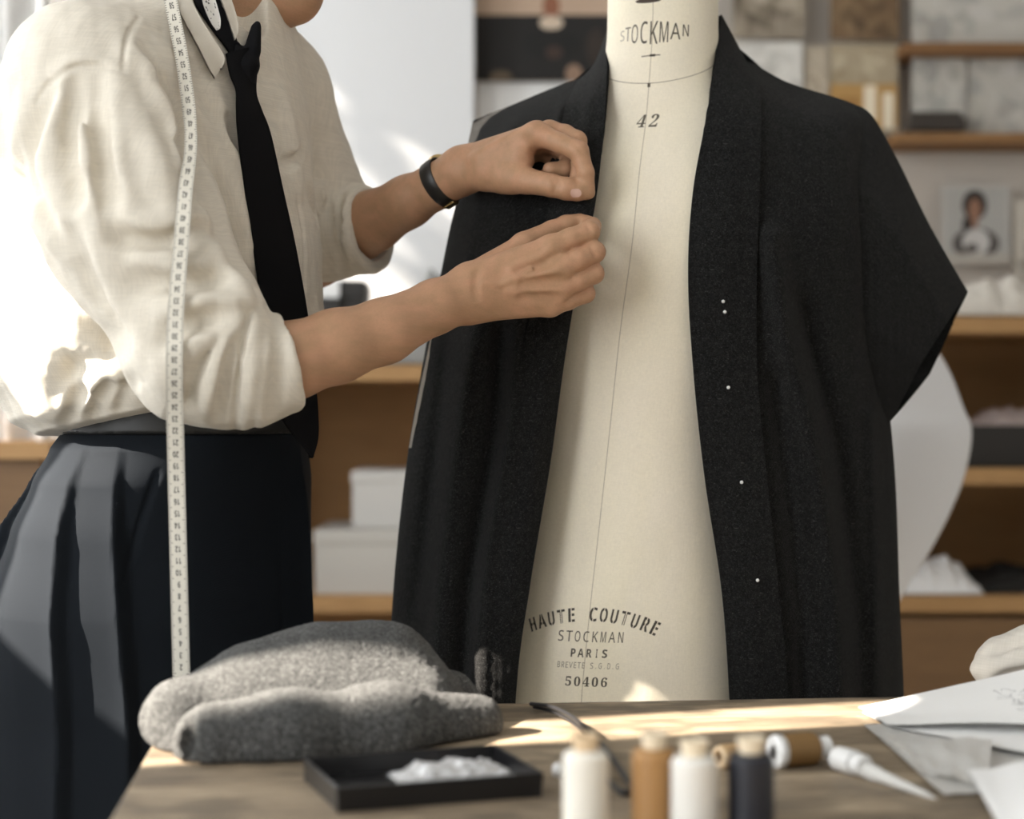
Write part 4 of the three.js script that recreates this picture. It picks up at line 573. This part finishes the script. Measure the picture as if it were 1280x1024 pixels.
// black tray and the crumpled film in it
{
  const a = 0.335, w = 0.157, d = 0.112, h = 0.019, t = 0.0028, c = V(-0.0695, TABLE, -1.302);
  const g = grp('pin_tray', 'shallow black plastic tray holding crumpled clear film', 'tray', c); g.userData.raw = true; g.rotation.y = a;
  part('base', rbox(w - 0.004, 0.003, d - 0.004, 0.001).translate(0, 0.0018, 0), M.plastic, g);
  for (const s of [-1, 1]) { part('side', rbox(w, h, t, 0.001).rotateX(s * 0.1).translate(0, h / 2, s * (d / 2 - t / 2)), M.plastic, g); part('side', rbox(t, h, d, 0.001).rotateZ(-s * 0.1).translate(s * (w / 2 - t / 2), h / 2, 0), M.plastic, g); }
  const nu = 34, nv = 26, p = []; for (let j = 0; j < nv; j++) for (let i = 0; i < nu; i++) { const u = i / (nu - 1), v = j / (nv - 1), x = (u - 0.5) * 0.092, z = (v - 0.5) * 0.062, e = Math.min(1, 4 * Math.min(u, 1 - u, v, 1 - v)); const r = 0.0085 * e + e * 0.006 * Math.abs(n3(x * 120, z * 160, 1)) + 0.0045 * Math.abs(n3(x * 260 + 4, z * 230, 5)); p.push(V(x, 0.0045 + r, z)); }
  const m = solidSheet(p, nu, nv, 0.0004, { flip: true }); const q = solo('clear_film', m.rotateY(a).translate(c.x + 0.026, c.y + 0.001, c.z - 0.008), M.cello, 'crumpled shiny clear film lying inside the black tray', 'wrapper');
  for (const [px, py, r] of [[470, 962, 0.3], [505, 958, 1.2], [530, 966, -0.4], [448, 965, 0.9]]) { const pp = T(px, py, 0.004); solo('straight_pin', merge([new THREE.CylinderGeometry(0.0004, 0.0004, 0.026, 6).rotateZ(Math.PI / 2).rotateY(r), new THREE.SphereGeometry(0.0012, 8, 6).translate(0.013 * Math.cos(r), 0, -0.013 * Math.sin(r))]).translate(pp.x, TABLE + 0.0046, pp.z), M.steel, 'loose steel pin on the floor of the black tray', 'pin', 'pins in the tray'); }
}
// thread spools
function spool(name, label, pos, colour, rough, tubeMat, R = 0.0155, H = 0.058, group = 'thread spools standing on the table') {
  const g = grp(name, label, 'spool', pos, group); g.userData.raw = true;
  const prof = []; prof.push([0.004, 0.001], [R * 0.9, 0.001], [R * 0.985, 0.003]); const n = 64; for (let k = 0; k <= n; k++) { const y = 0.004 + (H - 0.009) * k / n; prof.push([R + (k % 2 ? 0.00022 : -0.00012) + 0.00015 * Math.sin(k * 1.7), y]); } prof.push([R * 0.97, H - 0.003], [R * 0.86, H - 0.001], [R * 0.6, H], [0.006, H + 0.0002]);
  part('thread', new THREE.LatheGeometry(prof.map(([a, b]) => new THREE.Vector2(a, b)), 56), mat({ color: colour, roughness: rough }), g);
  part('tube', new THREE.LatheGeometry([[0.0058, 0], [0.009, 0], [0.009, 0.002], [0.0078, 0.004], [0.0078, H], [0.0096, H + 0.0095], [0.0094, H + 0.0104], [0.0072, H + 0.0104], [0.0062, H + 0.008], [0.0058, 0]].map(([a, b]) => new THREE.Vector2(a, b)), 40), tubeMat, g);
  return g;
}
const on = (px, z) => V((px - 640) / FOCAL * z, TABLE, -z);
spool('thread_spool', 'ivory white thread spool with a cork-brown tube, standing by the tray', on(732, 1.162), lin(0.80, 0.77, 0.69), 0.5, M.card);
spool('thread_spool', 'golden brown thread spool with a pale tube, between two white spools', on(818, 1.17), lin(0.36, 0.19, 0.065), 0.5, M.cardPale);
spool('thread_spool', 'cool off-white thread spool standing between brown and black spools', on(868, 1.144), lin(0.72, 0.71, 0.67), 0.5, M.cardPale);
spool('thread_spool', 'navy black thread spool with a pale cream tube', on(938.5, 1.153), lin(0.008, 0.010, 0.018), 0.5, M.cardPale);
{
  const s = spool('lying_spool', 'brown thread spool lying on its side, white end showing', T(975, 960), lin(0.24, 0.135, 0.045), 0.6, M.whitePlastic, 0.0132, 0.034, 'spools lying on the table'); s.rotation.set(0, 0.38, -Math.PI / 2); s.position.y += 0.0135; s.position.z += 0.0;
  const d = new THREE.LatheGeometry([[0.005, -0.006], [0.0125, -0.006], [0.0135, -0.004], [0.0135, 0.0015], [0.005, 0.0015]].map(([a, b]) => new THREE.Vector2(a, b)), 40); part('end_cap', d, M.whitePlastic, s);
  const b = spool('lying_spool', 'small tan wooden bobbin lying behind the navy black spool', T(898, 962), lin(0.55, 0.36, 0.18), 0.6, M.card, 0.0095, 0.022, 'spools lying on the table'); b.rotation.set(0, 0.5, -Math.PI / 2); b.position.y += 0.0098;
}
// black thread snips
{
  const g = grp('thread_snips', 'slim black metal thread snips lying behind the white spool', 'scissors', T(735, 920)); const h = (px, py, e) => T(px, py, e);
  part('blade', tube([h(664, 880, 0.006), h(690, 884, 0.012), h(716, 897, 0.014), h(742, 920, 0.012)], 0.0021, 30, 8).scale(1, 1, 1), M.darkSteel, g);
  part('blade', tube([h(668, 884, 0.003), h(694, 891, 0.006), h(718, 905, 0.009), h(744, 926, 0.009)], 0.0019, 30, 8), M.darkSteel, g);
  part('handle', tube([h(742, 921, 0.012), h(760, 940, 0.010), h(778, 966, 0.006), h(790, 984, 0.004)], 0.0027, 30, 10), M.darkSteel, g);
  part('handle', tube([h(744, 926, 0.009), h(752, 950, 0.007), h(762, 978, 0.005), h(782, 992, 0.004), h(790, 984, 0.004)], 0.0025, 30, 10), M.darkSteel, g);
  part('pivot', new THREE.SphereGeometry(0.0042, 14, 10).scale(1, 0.6, 1).translate(...h(743, 923, 0.012).toArray()), M.darkSteel, g);
  const p = T(697, 972); const k = grp('pincushion_pin', 'round white plastic pin head lying beside the ivory spool', 'pin', p); k.userData.raw = true; part('pin_head', new THREE.SphereGeometry(0.0058, 18, 12).scale(0.8, 1, 0.8).translate(0, 0.0058, 0), M.whitePlastic, k); part('pin_shaft', new THREE.CylinderGeometry(0.0006, 0.0006, 0.03, 6).rotateZ(1.45).translate(0.016, 0.004, 0), M.steel, k);
}
// white-handled pointed tool
{
  const a = T(1044, 962), b = T(1170, 1000), dir = b.clone().sub(a).setY(0), L = dir.length(), ang = Math.atan2(-dir.z, dir.x);
  const g = grp('pointed_tool', 'white plastic tracing tool with ribbed handle and pale pointed tip', 'tool', a); g.userData.raw = true; g.rotation.y = ang;
  const lathe = (q) => new THREE.LatheGeometry(q.map(([x, y]) => new THREE.Vector2(x, y)), 28).rotateZ(-Math.PI / 2).translate(0, 0.0098, 0);
  part('handle', lathe([[0, 0], [0.0075, 0.001], [0.0096, 0.004], [0.0098, 0.024], [0.0092, 0.026], [0, 0.026]]), M.whitePlastic, g);
  part('collar', lathe([[0, 0.025], [0.0074, 0.025], [0.0078, 0.028], [0.0085, 0.030], [0.0085, 0.036], [0.0074, 0.038], [0, 0.038]]), M.whitePlastic, g);
  part('tip', lathe([[0, 0.037], [0.0062, 0.037], [0.0055, 0.042], [0.0066, 0.045], [0.0050, 0.058], [0.0022, L * 0.9], [0.0004, L], [0, L]]).rotateZ(-0.075), M.paperGrey, g);
}
// papers at the right of the table
function paper(name, label, m, corners, th, nu = 24, nv = 18, bump = 0.002, category = 'paper', sd = 1) {   // corners: [px, py, height above the table] round the sheet
  const c = corners.map(([a, b, h]) => T(a, b, h)), p = [];
  for (let j = 0; j < nv; j++) for (let i = 0; i < nu; i++) { const u = i / (nu - 1), v = j / (nv - 1), q = c[0].clone().multiplyScalar((1 - u) * (1 - v)).addScaledVector(c[1], u * (1 - v)).addScaledVector(c[2], u * v).addScaledVector(c[3], (1 - u) * v); q.y += bump * n3(u * 5 + sd, v * 4 + sd * 2, sd) * Math.min(1, 6 * Math.min(u + 0.1, 1 - u + 0.1)); p.push(q); }
  const uvs = []; for (let j = 0; j < nv; j++) for (let i = 0; i < nu; i++) uvs.push(i / (nu - 1), 1 - j / (nv - 1));
  return solo(name, solidSheet(p, nu, nv, th, { flip: true, uvs }), m, label, category);
}
{
  const cv = document.createElement('canvas'); cv.width = 1024; cv.height = 640; const x = cv.getContext('2d'); x.fillStyle = '#f1f1ef'; x.fillRect(0, 0, 1024, 640); x.strokeStyle = 'rgba(60,60,64,.55)'; x.lineWidth = 3; x.lineCap = 'round';
  for (let k = 0; k < 34; k++) { const cx = 470 + rnd() * 330, cy = 200 + rnd() * 260; x.beginPath(); x.moveTo(cx, cy); x.bezierCurveTo(cx + 60 * rnd(), cy - 70 * rnd(), cx + 90 * rnd(), cy + 90 * rnd(), cx + 120 * (rnd() - 0.3), cy + 80 * (rnd() - 0.5)); x.stroke(); }
  const t = new THREE.CanvasTexture(cv); t.colorSpace = THREE.SRGBColorSpace;
  paper('tracing_sheet', 'translucent tracing paper sheet lying flat under the sketch', M.film, [[1080, 905, 0.004], [1330, 900, 0.004], [1330, 985, 0.004], [1180, 992, 0.003]], 0.0005, 24, 18, 0.002, 'paper', 3);
  paper('tracing_sheet', 'curled translucent paper with a folded corner below the sketch', M.film, [[1098, 918, 0.006], [1240, 925, 0.012], [1235, 985, 0.006], [1150, 965, 0.004]], 0.0005, 24, 18, 0.004, 'paper', 5);
  paper('sketch_sheet', 'large white sheet with faint pencil sketch lines, topmost of the papers', mat({ map: t, roughness: 0.7 }), [[1073, 884, 0.006], [1420, 806, 0.074], [1460, 905, 0.030], [1110, 905, 0.009]], 0.0006, 40, 24, 0.0012, 'paper', 2);
  paper('sketch_sheet', 'plain white sheet lying just beneath the pencil sketch', M.paper, [[1078, 890, 0.004], [1420, 850, 0.024], [1440, 968, 0.012], [1112, 908, 0.005]], 0.0006, 30, 20, 0.001, 'paper', 8);
  paper('blank_paper', 'blank white paper with a rounded raised corner beside the tracing paper', M.paper, [[1210, 962, 0.010], [1360, 940, 0.022], [1400, 1100, 0.012], [1272, 1075, 0.004]], 0.0012, 20, 20, 0.002, 'paper', 6);
  // rolled pale cloth
  const base = T(1262, 872, 0); const f = sculpt(blend([...chain([P(1256, 834, 1.70), P(1300, 828, 1.70), P(1400, 815, 1.71)], [0.031, 0.037, 0.040]), cone(P(1222, 838, 1.69), 0.006, P(1236, 846, 1.69), 0.010)], 0.012), [[[[1240, 815], [1262, 806], [1290, 800]], 0.006, -0.006, 0.008], [[[1236, 838], [1262, 830], [1300, 822]], 0.007, 0.005, 0.01], [[[1250, 850], [1280, 842], [1310, 838]], 0.006, -0.006, 0.008]]);
  solo('cloth_roll', netMesh((x, y, z) => smax(f(x, y, z) + 0.001 * n3(x * 80, y * 80, z * 80), TABLE + 0.0005 - y, 0.006), V(0.44, TABLE - 0.01, -1.78), V(0.66, 0.93, -1.64), 0.0035), M.rag, 'rolled pale grey cloth lying on the table behind the papers', 'fabric');
}
// ---------------------------------------------------------------- the back of the room
const ZW = 3.74;                                           // just in front of the back wall
const bx = (px0, px1, py0, py1, zf, zb) => { const a = P(px0, py1, zf), b = P(px1, py0, zf); return box(a.x, b.x, a.y, b.y, -zf, -zb); };   // a box whose front face covers these pixels at depth zf
const print = (w, h, draw) => { const cv = document.createElement('canvas'); cv.width = w; cv.height = h; const x = cv.getContext('2d'); draw(x, w, h); const t = new THREE.CanvasTexture(cv); t.colorSpace = THREE.SRGBColorSpace; return mat({ map: t, roughness: 0.7 }); };
function pinned(name, label, category, px0, px1, py0, py1, z, m, th = 0.003, group) { const a = P(px0, py1, z), b = P(px1, py0, z); const g = new THREE.BoxGeometry(b.x - a.x, b.y - a.y, th).translate((a.x + b.x) / 2, (a.y + b.y) / 2, -z - th / 2); return solo(name, g, m, label, category, group); }
const blotch = (cols, n, s) => (x, w, h) => { x.fillStyle = cols[0]; x.fillRect(0, 0, w, h); seed = s; for (let k = 0; k < n; k++) { x.fillStyle = cols[1 + Math.floor(rnd() * (cols.length - 1))]; x.globalAlpha = 0.25 + 0.4 * rnd(); x.beginPath(); x.ellipse(rnd() * w, rnd() * h, 6 + rnd() * w * 0.18, 4 + rnd() * h * 0.1, rnd() * 3, 0, 7); x.fill(); } x.globalAlpha = 1; };
// long low shelving unit along the wall
function shelving(name, label, x0, x1, tops, zf, zb, faceFrom) {
  const g = grp(name, label, 'shelves', V((x0 + x1) / 2, 0, -(zf + zb) / 2));
  const top = tops[0];
  tops.forEach((y) => part('shelf_board', boxUV(rbox(x1 - x0 - 0.04, 0.031, zb - zf, 0.002).translate((x0 + x1) / 2, y - 0.0155, -(zf + zb) / 2)), M.shelf, g));
  part('back_panel', boxUV(box(x0, x1, 0.0, top - 0.031, -zb - 0.012, -zb)), M.shelf, g);
  for (const x of [x0 + 0.01, x1 - 0.01]) part('side_panel', boxUV(box(x - 0.01, x + 0.01, 0, top, -zf, -zb)), M.shelf, g);
  if (faceFrom) part('drawer_front', boxUV(rbox(x1 - x0 - 0.05, faceFrom - 0.03, 0.02, 0.002).translate((x0 + x1) / 2, (faceFrom - 0.03) / 2 + 0.02, -zf - 0.005)), M.cabinet, g);
  return g;
}
const ZS = 3.25, yS = (py) => EYE - (py - 512) / FOCAL * ZS, xS = (px) => (px - 640) / FOCAL * ZS;
shelving('wooden_shelving', 'pale-edged wooden shelving behind the coat with a basket and papers', xS(1040), xS(1460), [yS(396), yS(586), yS(746)], ZS, 3.72, yS(766));
shelving('wooden_shelving', 'pale-edged wooden shelving behind the tailor holding white boxes', xS(250), xS(700), [yS(456), yS(746)], ZS, 3.72, null);
// white panel, poster and paper behind
pinned('white_board', 'large blank white board leaning on the shelves behind the tailor', 'board', 160, 592, -160, 452, 3.52, M.board, 0.018);
pinned('dark_poster', 'dark photographic poster with a pale strip along its top', 'poster', 594, 770, -60, 101, 3.6, print(512, 470, (x, w, h) => { x.fillStyle = '#14110f'; x.fillRect(0, 0, w, h); x.fillStyle = '#b9a08a'; x.fillRect(0, 0, w, h * 0.49); const e = (c, a, b, r, q) => { x.fillStyle = c; x.beginPath(); x.ellipse(a * w, b * h, r * w, q * h, 0, 0, 7); x.fill(); }; e('#8a5a42', 0.54, 0.42, 0.06, 0.10); e('#cdbba6', 0.54, 0.55, 0.085, 0.055); e('#0c0a09', 0.54, 0.72, 0.2, 0.12); e('#3a2a22', 0.56, 0.78, 0.06, 0.05); e('#2b221b', 0.86, 0.75, 0.07, 0.16); e('#8d7360', 0.7, 0.95, 0.06, 0.08); e('#5f5140', 0.18, 0.97, 0.08, 0.05); }), 0.004);
pinned('white_sheet', 'plain white sheet on the wall just below the dark poster', 'paper', 597, 760, 103, 330, 3.62, M.paper, 0.003);
// pinned prints on the right
const G = 'pictures pinned to the wall';
const pale = (s) => print(256, 256, blotch(['#b9b5ac', '#a3a19a', '#c4c1ba', '#8f8d88', '#9b968c'], 40, s));
pinned('pinned_print', 'brown and grey textured print beside the dress form neck', 'picture', 916, 1006, -70, 47, 3.68, print(256, 300, blotch(['#8f8474', '#6d6252', '#a89c8a', '#544a3d', '#beb2a0'], 70, 5)), 0.003, G);
pinned('pinned_print', 'dark brown woven-looking print with pale margin above the tan collage', 'picture', 1038, 1124, -70, 50, 3.68, print(256, 320, blotch(['#7b6448', '#5d4830', '#8d7556', '#463522', '#6a5238'], 90, 6)), 0.003, G);
pinned('pinned_print', 'wide pale grey print standing on the upper wall ledge', 'picture', 1140, 1300, -70, 53, 3.66, pale(9), 0.003, G);
pinned('pinned_print', 'white sheet with faint grey marks beside the coat shoulder', 'picture', 920, 1003, 53, 130, 3.67, print(256, 256, blotch(['#d5d2cb', '#b4b1ab', '#e0ded8', '#9d9a95'], 26, 12)), 0.003, G);
pinned('pinned_print', 'narrow brownish snapshot between the white sheet and tan collage', 'picture', 1007, 1035, 58, 130, 3.68, print(128, 256, blotch(['#b5a996', '#8d7a64', '#c9bfae', '#77644e'], 20, 13)), 0.003, G);
pinned('pinned_print', 'tan and gold collage with bright white strips', 'picture', 1038, 1122, 55, 166, 3.67, print(256, 340, (x, w, h) => { blotch(['#a5977e', '#b8ab93', '#8f7f63', '#c2b59c'], 40, 15)(x, w, h); x.fillStyle = '#b08a52'; x.fillRect(0, h * 0.45, w, h * 0.5); blotch; x.fillStyle = '#e8dcc4'; x.fillRect(w * 0.5, h * 0.47, w * 0.18, h * 0.4); x.fillRect(w * 0.78, h * 0.55, w * 0.16, h * 0.4); x.fillStyle = '#9c7440'; x.fillRect(w * 0.08, h * 0.6, w * 0.35, h * 0.3); }), 0.003, G);
pinned('pinned_print', 'pale grey drawing standing on the lower ledge behind the dark case', 'picture', 1140, 1208, 70, 166, 3.66, pale(21), 0.003, G);
pinned('pinned_print', 'pale grey page of faint notes standing beside the dark case', 'picture', 1211, 1300, 68, 166, 3.665, pale(25), 0.003, G);
solo('wall_ledge', boxUV(bx(1130, 1420, 53, 66, 3.60, 3.74)), mat({ map: rep(shelfWood, 0.9, 0.3), color: lin(0.5, 0.42, 0.36), roughness: 0.7 }), 'thin brown wooden picture ledge, the upper of two', 'ledge');
solo('wall_ledge', boxUV(bx(1118, 1420, 166, 178, 3.60, 3.74)), mat({ map: rep(shelfWood, 0.9, 0.3), color: lin(0.62, 0.55, 0.48), roughness: 0.7 }), 'thin pale wooden picture ledge above the portrait photograph', 'ledge');
solo('dark_case', (() => { const a = P(1170, 165, 3.62); return merge([rbox(0.122, 0.028, 0.03, 0.004).translate(a.x, a.y + 0.0155, a.z + 0.0), rbox(0.11, 0.014, 0.028, 0.004).translate(a.x - 0.003, a.y + 0.034, a.z)]); })(), mat({ color: lin(0.03, 0.022, 0.016), roughness: 0.5 }), 'small dark oblong case on the lower picture ledge', 'case');
pinned('portrait_photo', 'portrait photograph of a dark-haired person in pale clothes on the wall', 'photograph', 1177, 1263, 232, 330, 3.70, print(256, 290, (x, w, h) => { x.fillStyle = '#b4b1ab'; x.fillRect(0, 0, w, h); x.fillStyle = '#a8a6a1'; x.fillRect(14, 12, w - 28, h - 50); const e = (c, a, b, r, q) => { x.fillStyle = c; x.beginPath(); x.ellipse(a * w, b * h, r * w, q * h, 0, 0, 7); x.fill(); }; e('#1d1917', 0.48, 0.25, 0.18, 0.19); e('#26211e', 0.4, 0.5, 0.1, 0.12); e('#4b4642', 0.5, 0.74, 0.34, 0.2); e('#8f6a55', 0.48, 0.31, 0.095, 0.15); e('#8f6a55', 0.48, 0.47, 0.05, 0.08); e('#c3c0bc', 0.5, 0.72, 0.2, 0.17); e('#57524e', 0.44, 0.8, 0.1, 0.06); x.fillStyle = '#b0aaa0'; x.fillRect(0, h * 0.87, w, h * 0.13); }), 0.004);
pinned('small_snapshot', 'small pale snapshot with dark spots beside the portrait photograph', 'photograph', 1268, 1310, 250, 345, 3.70, print(128, 256, blotch(['#bdb6aa', '#5a5048', '#c9c3b9', '#3f3832'], 9, 31)), 0.003);
// crumpled white cloth and papers on the shelves
function heap(name, label, category, px0, px1, py0, py1, z, depth, m, s, h = 0.006) {
  const a = P(px0, py1, z), b = P(px1, py0, z), nu = 48, nv = 26, p = [];
  for (let j = 0; j < nv; j++) for (let i = 0; i < nu; i++) { const u = i / (nu - 1), v = j / (nv - 1), e = Math.pow(Math.max(0, Math.sin(Math.PI * u)), 0.45) * Math.pow(Math.max(0, Math.sin(Math.PI * v)), 0.5); const x = mix(a.x, b.x, u), zz = -z - depth * v + 0.0; const y = a.y + 0.002 + (b.y - a.y) * e * (0.7 + 0.3 * n3(u * 6 + s, v * 5, s)) + h * e * n3(u * 19, v * 17 + s, s * 2); p.push(V(x, Math.max(a.y + 0.001, y), zz)); }
  return solo(name, solidSheet(p, nu, nv, 0.002, { flip: true }), m, label, category);
}
heap('crumpled_cloth', 'crumpled white cloth on the shelf top below the portrait photograph', 'fabric', 1175, 1400, 330, 395, 3.32, 0.22, M.rag, 3, 0.02);
heap('loose_papers', 'sagging heap of white papers on the cabinet beside the white form', 'paper', 1118, 1230, 698, 744, 3.28, 0.22, M.paper, 5, 0.012);
heap('dark_papers', 'flat heap of dark printed papers beside the white papers', 'paper', 1185, 1400, 716, 744, 3.30, 0.26, mat({ map: rep(dataTex(128, (u, v) => { const k = fbm(u, v, 6, 81, 3) > 0.5 ? 0.55 : 0.1; return [k, k * 0.95, k * 0.9]; }), 0.3), roughness: 0.9 }), 9, 0.012);
{
  const g = grp('storage_basket', 'black open storage basket on the middle shelf', 'basket', P(1270, 586, 3.40)); const a = P(1203, 586, 3.33), w = 0.34, h = 0.085, d = 0.2;
  part('base', box(a.x, a.x + w, a.y + 0.001, a.y + 0.005, a.z, a.z - d), M.darkBox, g);
  part('side', box(a.x, a.x + w, a.y + 0.001, a.y + h, a.z, a.z - 0.006), M.darkBox, g); part('side', box(a.x, a.x + w, a.y + 0.001, a.y + h, a.z - d + 0.006, a.z - d), M.darkBox, g); part('side', box(a.x, a.x + 0.006, a.y + 0.001, a.y + h, a.z, a.z - d), M.darkBox, g); part('side', box(a.x + w - 0.006, a.x + w, a.y + 0.001, a.y + h, a.z, a.z - d), M.darkBox, g);
  heap('fabric_scraps', 'pinkish white fabric scraps heaped in the black basket', 'fabric', 1208, 1395, 510, 548, 3.35, 0.16, mat({ color: lin(0.55, 0.46, 0.43), roughness: 0.95 }), 13, 0.02);
}
// left shelves
{
  const wrap = (name, label, px0, px1, py0, py1, z, d, m) => { const a = P(px0, py1, z), b = P(px1, py0, z), w = b.x - a.x, h = b.y - a.y; const g = grp(name, label, 'box', V((a.x + b.x) / 2, a.y, -z - d / 2)); g.userData.raw = true; part('carton', rbox(w, h * 0.82, d, 0.006).translate(0, h * 0.41, 0), m, g); part('lid', rbox(w + 0.006, h * 0.24, d + 0.006, 0.008).translate(0, h * 0.88, 0), m, g); return g; };
  wrap('white_box', 'wide low grey-white cardboard box on the bottom shelf', 393, 512, 662, 746, 3.30, 0.26, mat({ color: lin(0.50, 0.48, 0.44), roughness: 0.8 }));
  wrap('white_box', 'smaller white box stacked on the wide grey-white box', 440, 516, 588, 661, 3.34, 0.18, mat({ color: lin(0.60, 0.585, 0.555), roughness: 0.8 }));
  // clutter on top of the left shelves
  wrap('black_box', 'black box with squared edges on the shelf top beneath the far cuff', 420, 456, 350, 456, 3.34, 0.12, M.darkBox);
  solo('paper_stack', bx(384, 424, 352, 372, 3.33, 3.46), M.paper, 'white paper bundle on top of the shelf beside the black box', 'paper');
  solo('dark_book', bx(372, 424, 373, 404, 3.32, 3.47), M.darkBox, 'dark book under the white paper bundle', 'book');
  solo('grey_folder', bx(372, 420, 405, 455, 3.30, 3.46), mat({ color: lin(0.25, 0.27, 0.30), roughness: 0.7 }), 'blue-grey folder stack under the dark book', 'folder');
  heap('grey_cloth', 'crumpled grey cloth heaped on the shelf top in front of the board', 'fabric', 460, 610, 318, 455, 3.30, 0.16, mat({ color: lin(0.26, 0.26, 0.25), roughness: 0.95 }), 4, 0.02);
}
// ledge and cabinet at the far left
{
  const z = 2.9; const g = grp('side_bench', 'pale wooden bench end behind the tailor by the window', 'bench', V(P(-20, 570, z).x, 0, -z - 0.15));
  part('bench_top', boxUV(bx(-240, 62, 553, 574, z, z + 0.32)), M.shelf, g); const a = P(-240, 574, z), b = P(46, 574, z); part('cabinet_body', boxUV(box(a.x, b.x, 0, a.y, -z - 0.02, -z - 0.3)), M.cabinet, g);
  solo('pale_curtain', (() => { const nu = 90, nv = 30, p = []; for (let j = 0; j < nv; j++) for (let i = 0; i < nu; i++) { const u = i / (nu - 1), q = P(mix(-190, 66, u), 0, 3.1); p.push(V(q.x, mix(2.7, P(0, 552, 3.1).y, j / (nv - 1)), -3.1 + 0.025 * Math.sin(u * 34) + 0.01 * Math.sin(u * 13 + 1))); } return solidSheet(p, nu, nv, 0.002, { flip: true }); })(), mat({ color: lin(0.80, 0.79, 0.77), roughness: 0.95, transmission: 0.35, thickness: 0 }), 'pale translucent curtain hanging behind the tailor above the bench', 'curtain');
}
// white bust form behind the coat
{
  const z = 2.75, g = grp('padded_bust_form', 'white padded bust form standing behind the black coat', 'dress form', V(P(1110, 512, z).x, 0, -z));
  const S = 1 / FOCAL * z, c = (px, py, dz = 0) => P(px, py, z).add(V(0, 0, dz));
  const prof = [[1080, 318], [1108, 320], [1112, 345], [1113, 378], [1122, 398], [1152, 418], [1170, 440], [1186, 470], [1197, 500], [1203, 516], [1209, 530], [1210, 548], [1206, 575], [1198, 605], [1184, 640], [1167, 675], [1147, 710], [1127, 742], [1117, 768], [1113, 800], [1117, 840], [1118, 880], [1110, 905], [1080, 908]].map(([px, py]) => new THREE.Vector2((px - 1080) * S, c(0, py).y)), ax = c(1080, 512);
  part('padded_cover', new THREE.LatheGeometry(new THREE.SplineCurve(prof).getPoints(90).map((v) => new THREE.Vector2(Math.max(0, v.x), v.y)), 72).translate(ax.x, 0, ax.z), mat({ color: lin(0.82, 0.82, 0.83), roughness: 0.7, bumpMap: rep(weaveBump, 0.2), bumpScale: 0.0003 }), g);
  const q = c(1080, 905); part('pole', new THREE.CylinderGeometry(0.015, 0.015, q.y, 16).translate(q.x, q.y / 2, q.z), M.darkSteel, g); part('base', new THREE.CylinderGeometry(0.15, 0.16, 0.025, 32).translate(q.x, 0.0125, q.z), M.darkSteel, g);
}

// a leafy tree outside the window, which breaks up the sun before it reaches the board
{
  const g = grp('garden_tree', 'leafy tree standing outside the studio window', 'tree', V(-2.75, 0, -2.65)); seed = 77;
  const trunk = [V(-2.75, 0, -2.65), V(-2.73, 1.0, -2.66), V(-2.70, 2.0, -2.62), V(-2.66, 3.0, -2.6)], parts = [plain(tube(trunk, 0.045, 20, 8))], ends = [];
  for (let k = 0; k < 16; k++) { const a = rnd() * 6.3, y = 1.7 + rnd() * 1.4, e = V(-2.7 + Math.cos(a) * (0.15 + rnd() * 0.25), y + 0.3 + rnd() * 0.5, -2.6 + Math.sin(a) * (0.3 + rnd() * 0.5)); parts.push(plain(tube([V(-2.7, y, -2.62), V(-2.7, y, -2.62).lerp(e, 0.5).add(V(0, 0.06, 0)), e], 0.012, 8, 5))); ends.push(e); }
  part('trunk', mergeGeometries(parts), mat({ color: lin(0.16, 0.13, 0.10), roughness: 0.9 }), g);
  const leaf = new THREE.SphereGeometry(1, 7, 5).scale(0.022, 0.004, 0.05), n = 1500, im = new THREE.InstancedMesh(leaf, mat({ color: lin(0.06, 0.13, 0.03), roughness: 0.6 }), n), d = new THREE.Object3D();
  for (let k = 0; k < n; k++) { d.position.set(-2.72 + (rnd() - 0.5) * 0.8 + 2.75, 1.9 + rnd() * 1.9, -2.62 + (rnd() - 0.5) * 1.5 + 2.65); d.rotation.set(rnd() * 6, rnd() * 6, rnd() * 6); d.scale.setScalar(0.8 + rnd() * 0.7); d.updateMatrix(); im.setMatrixAt(k, d.matrix); }
  im.name = 'leaves'; im.userData.kind = 'stuff'; g.add(im);
}
for (const o of scene.children) o.traverse?.((m) => { if (m.isMesh) m.castShadow = m.receiveShadow = true; });
renderer.render(scene, camera);
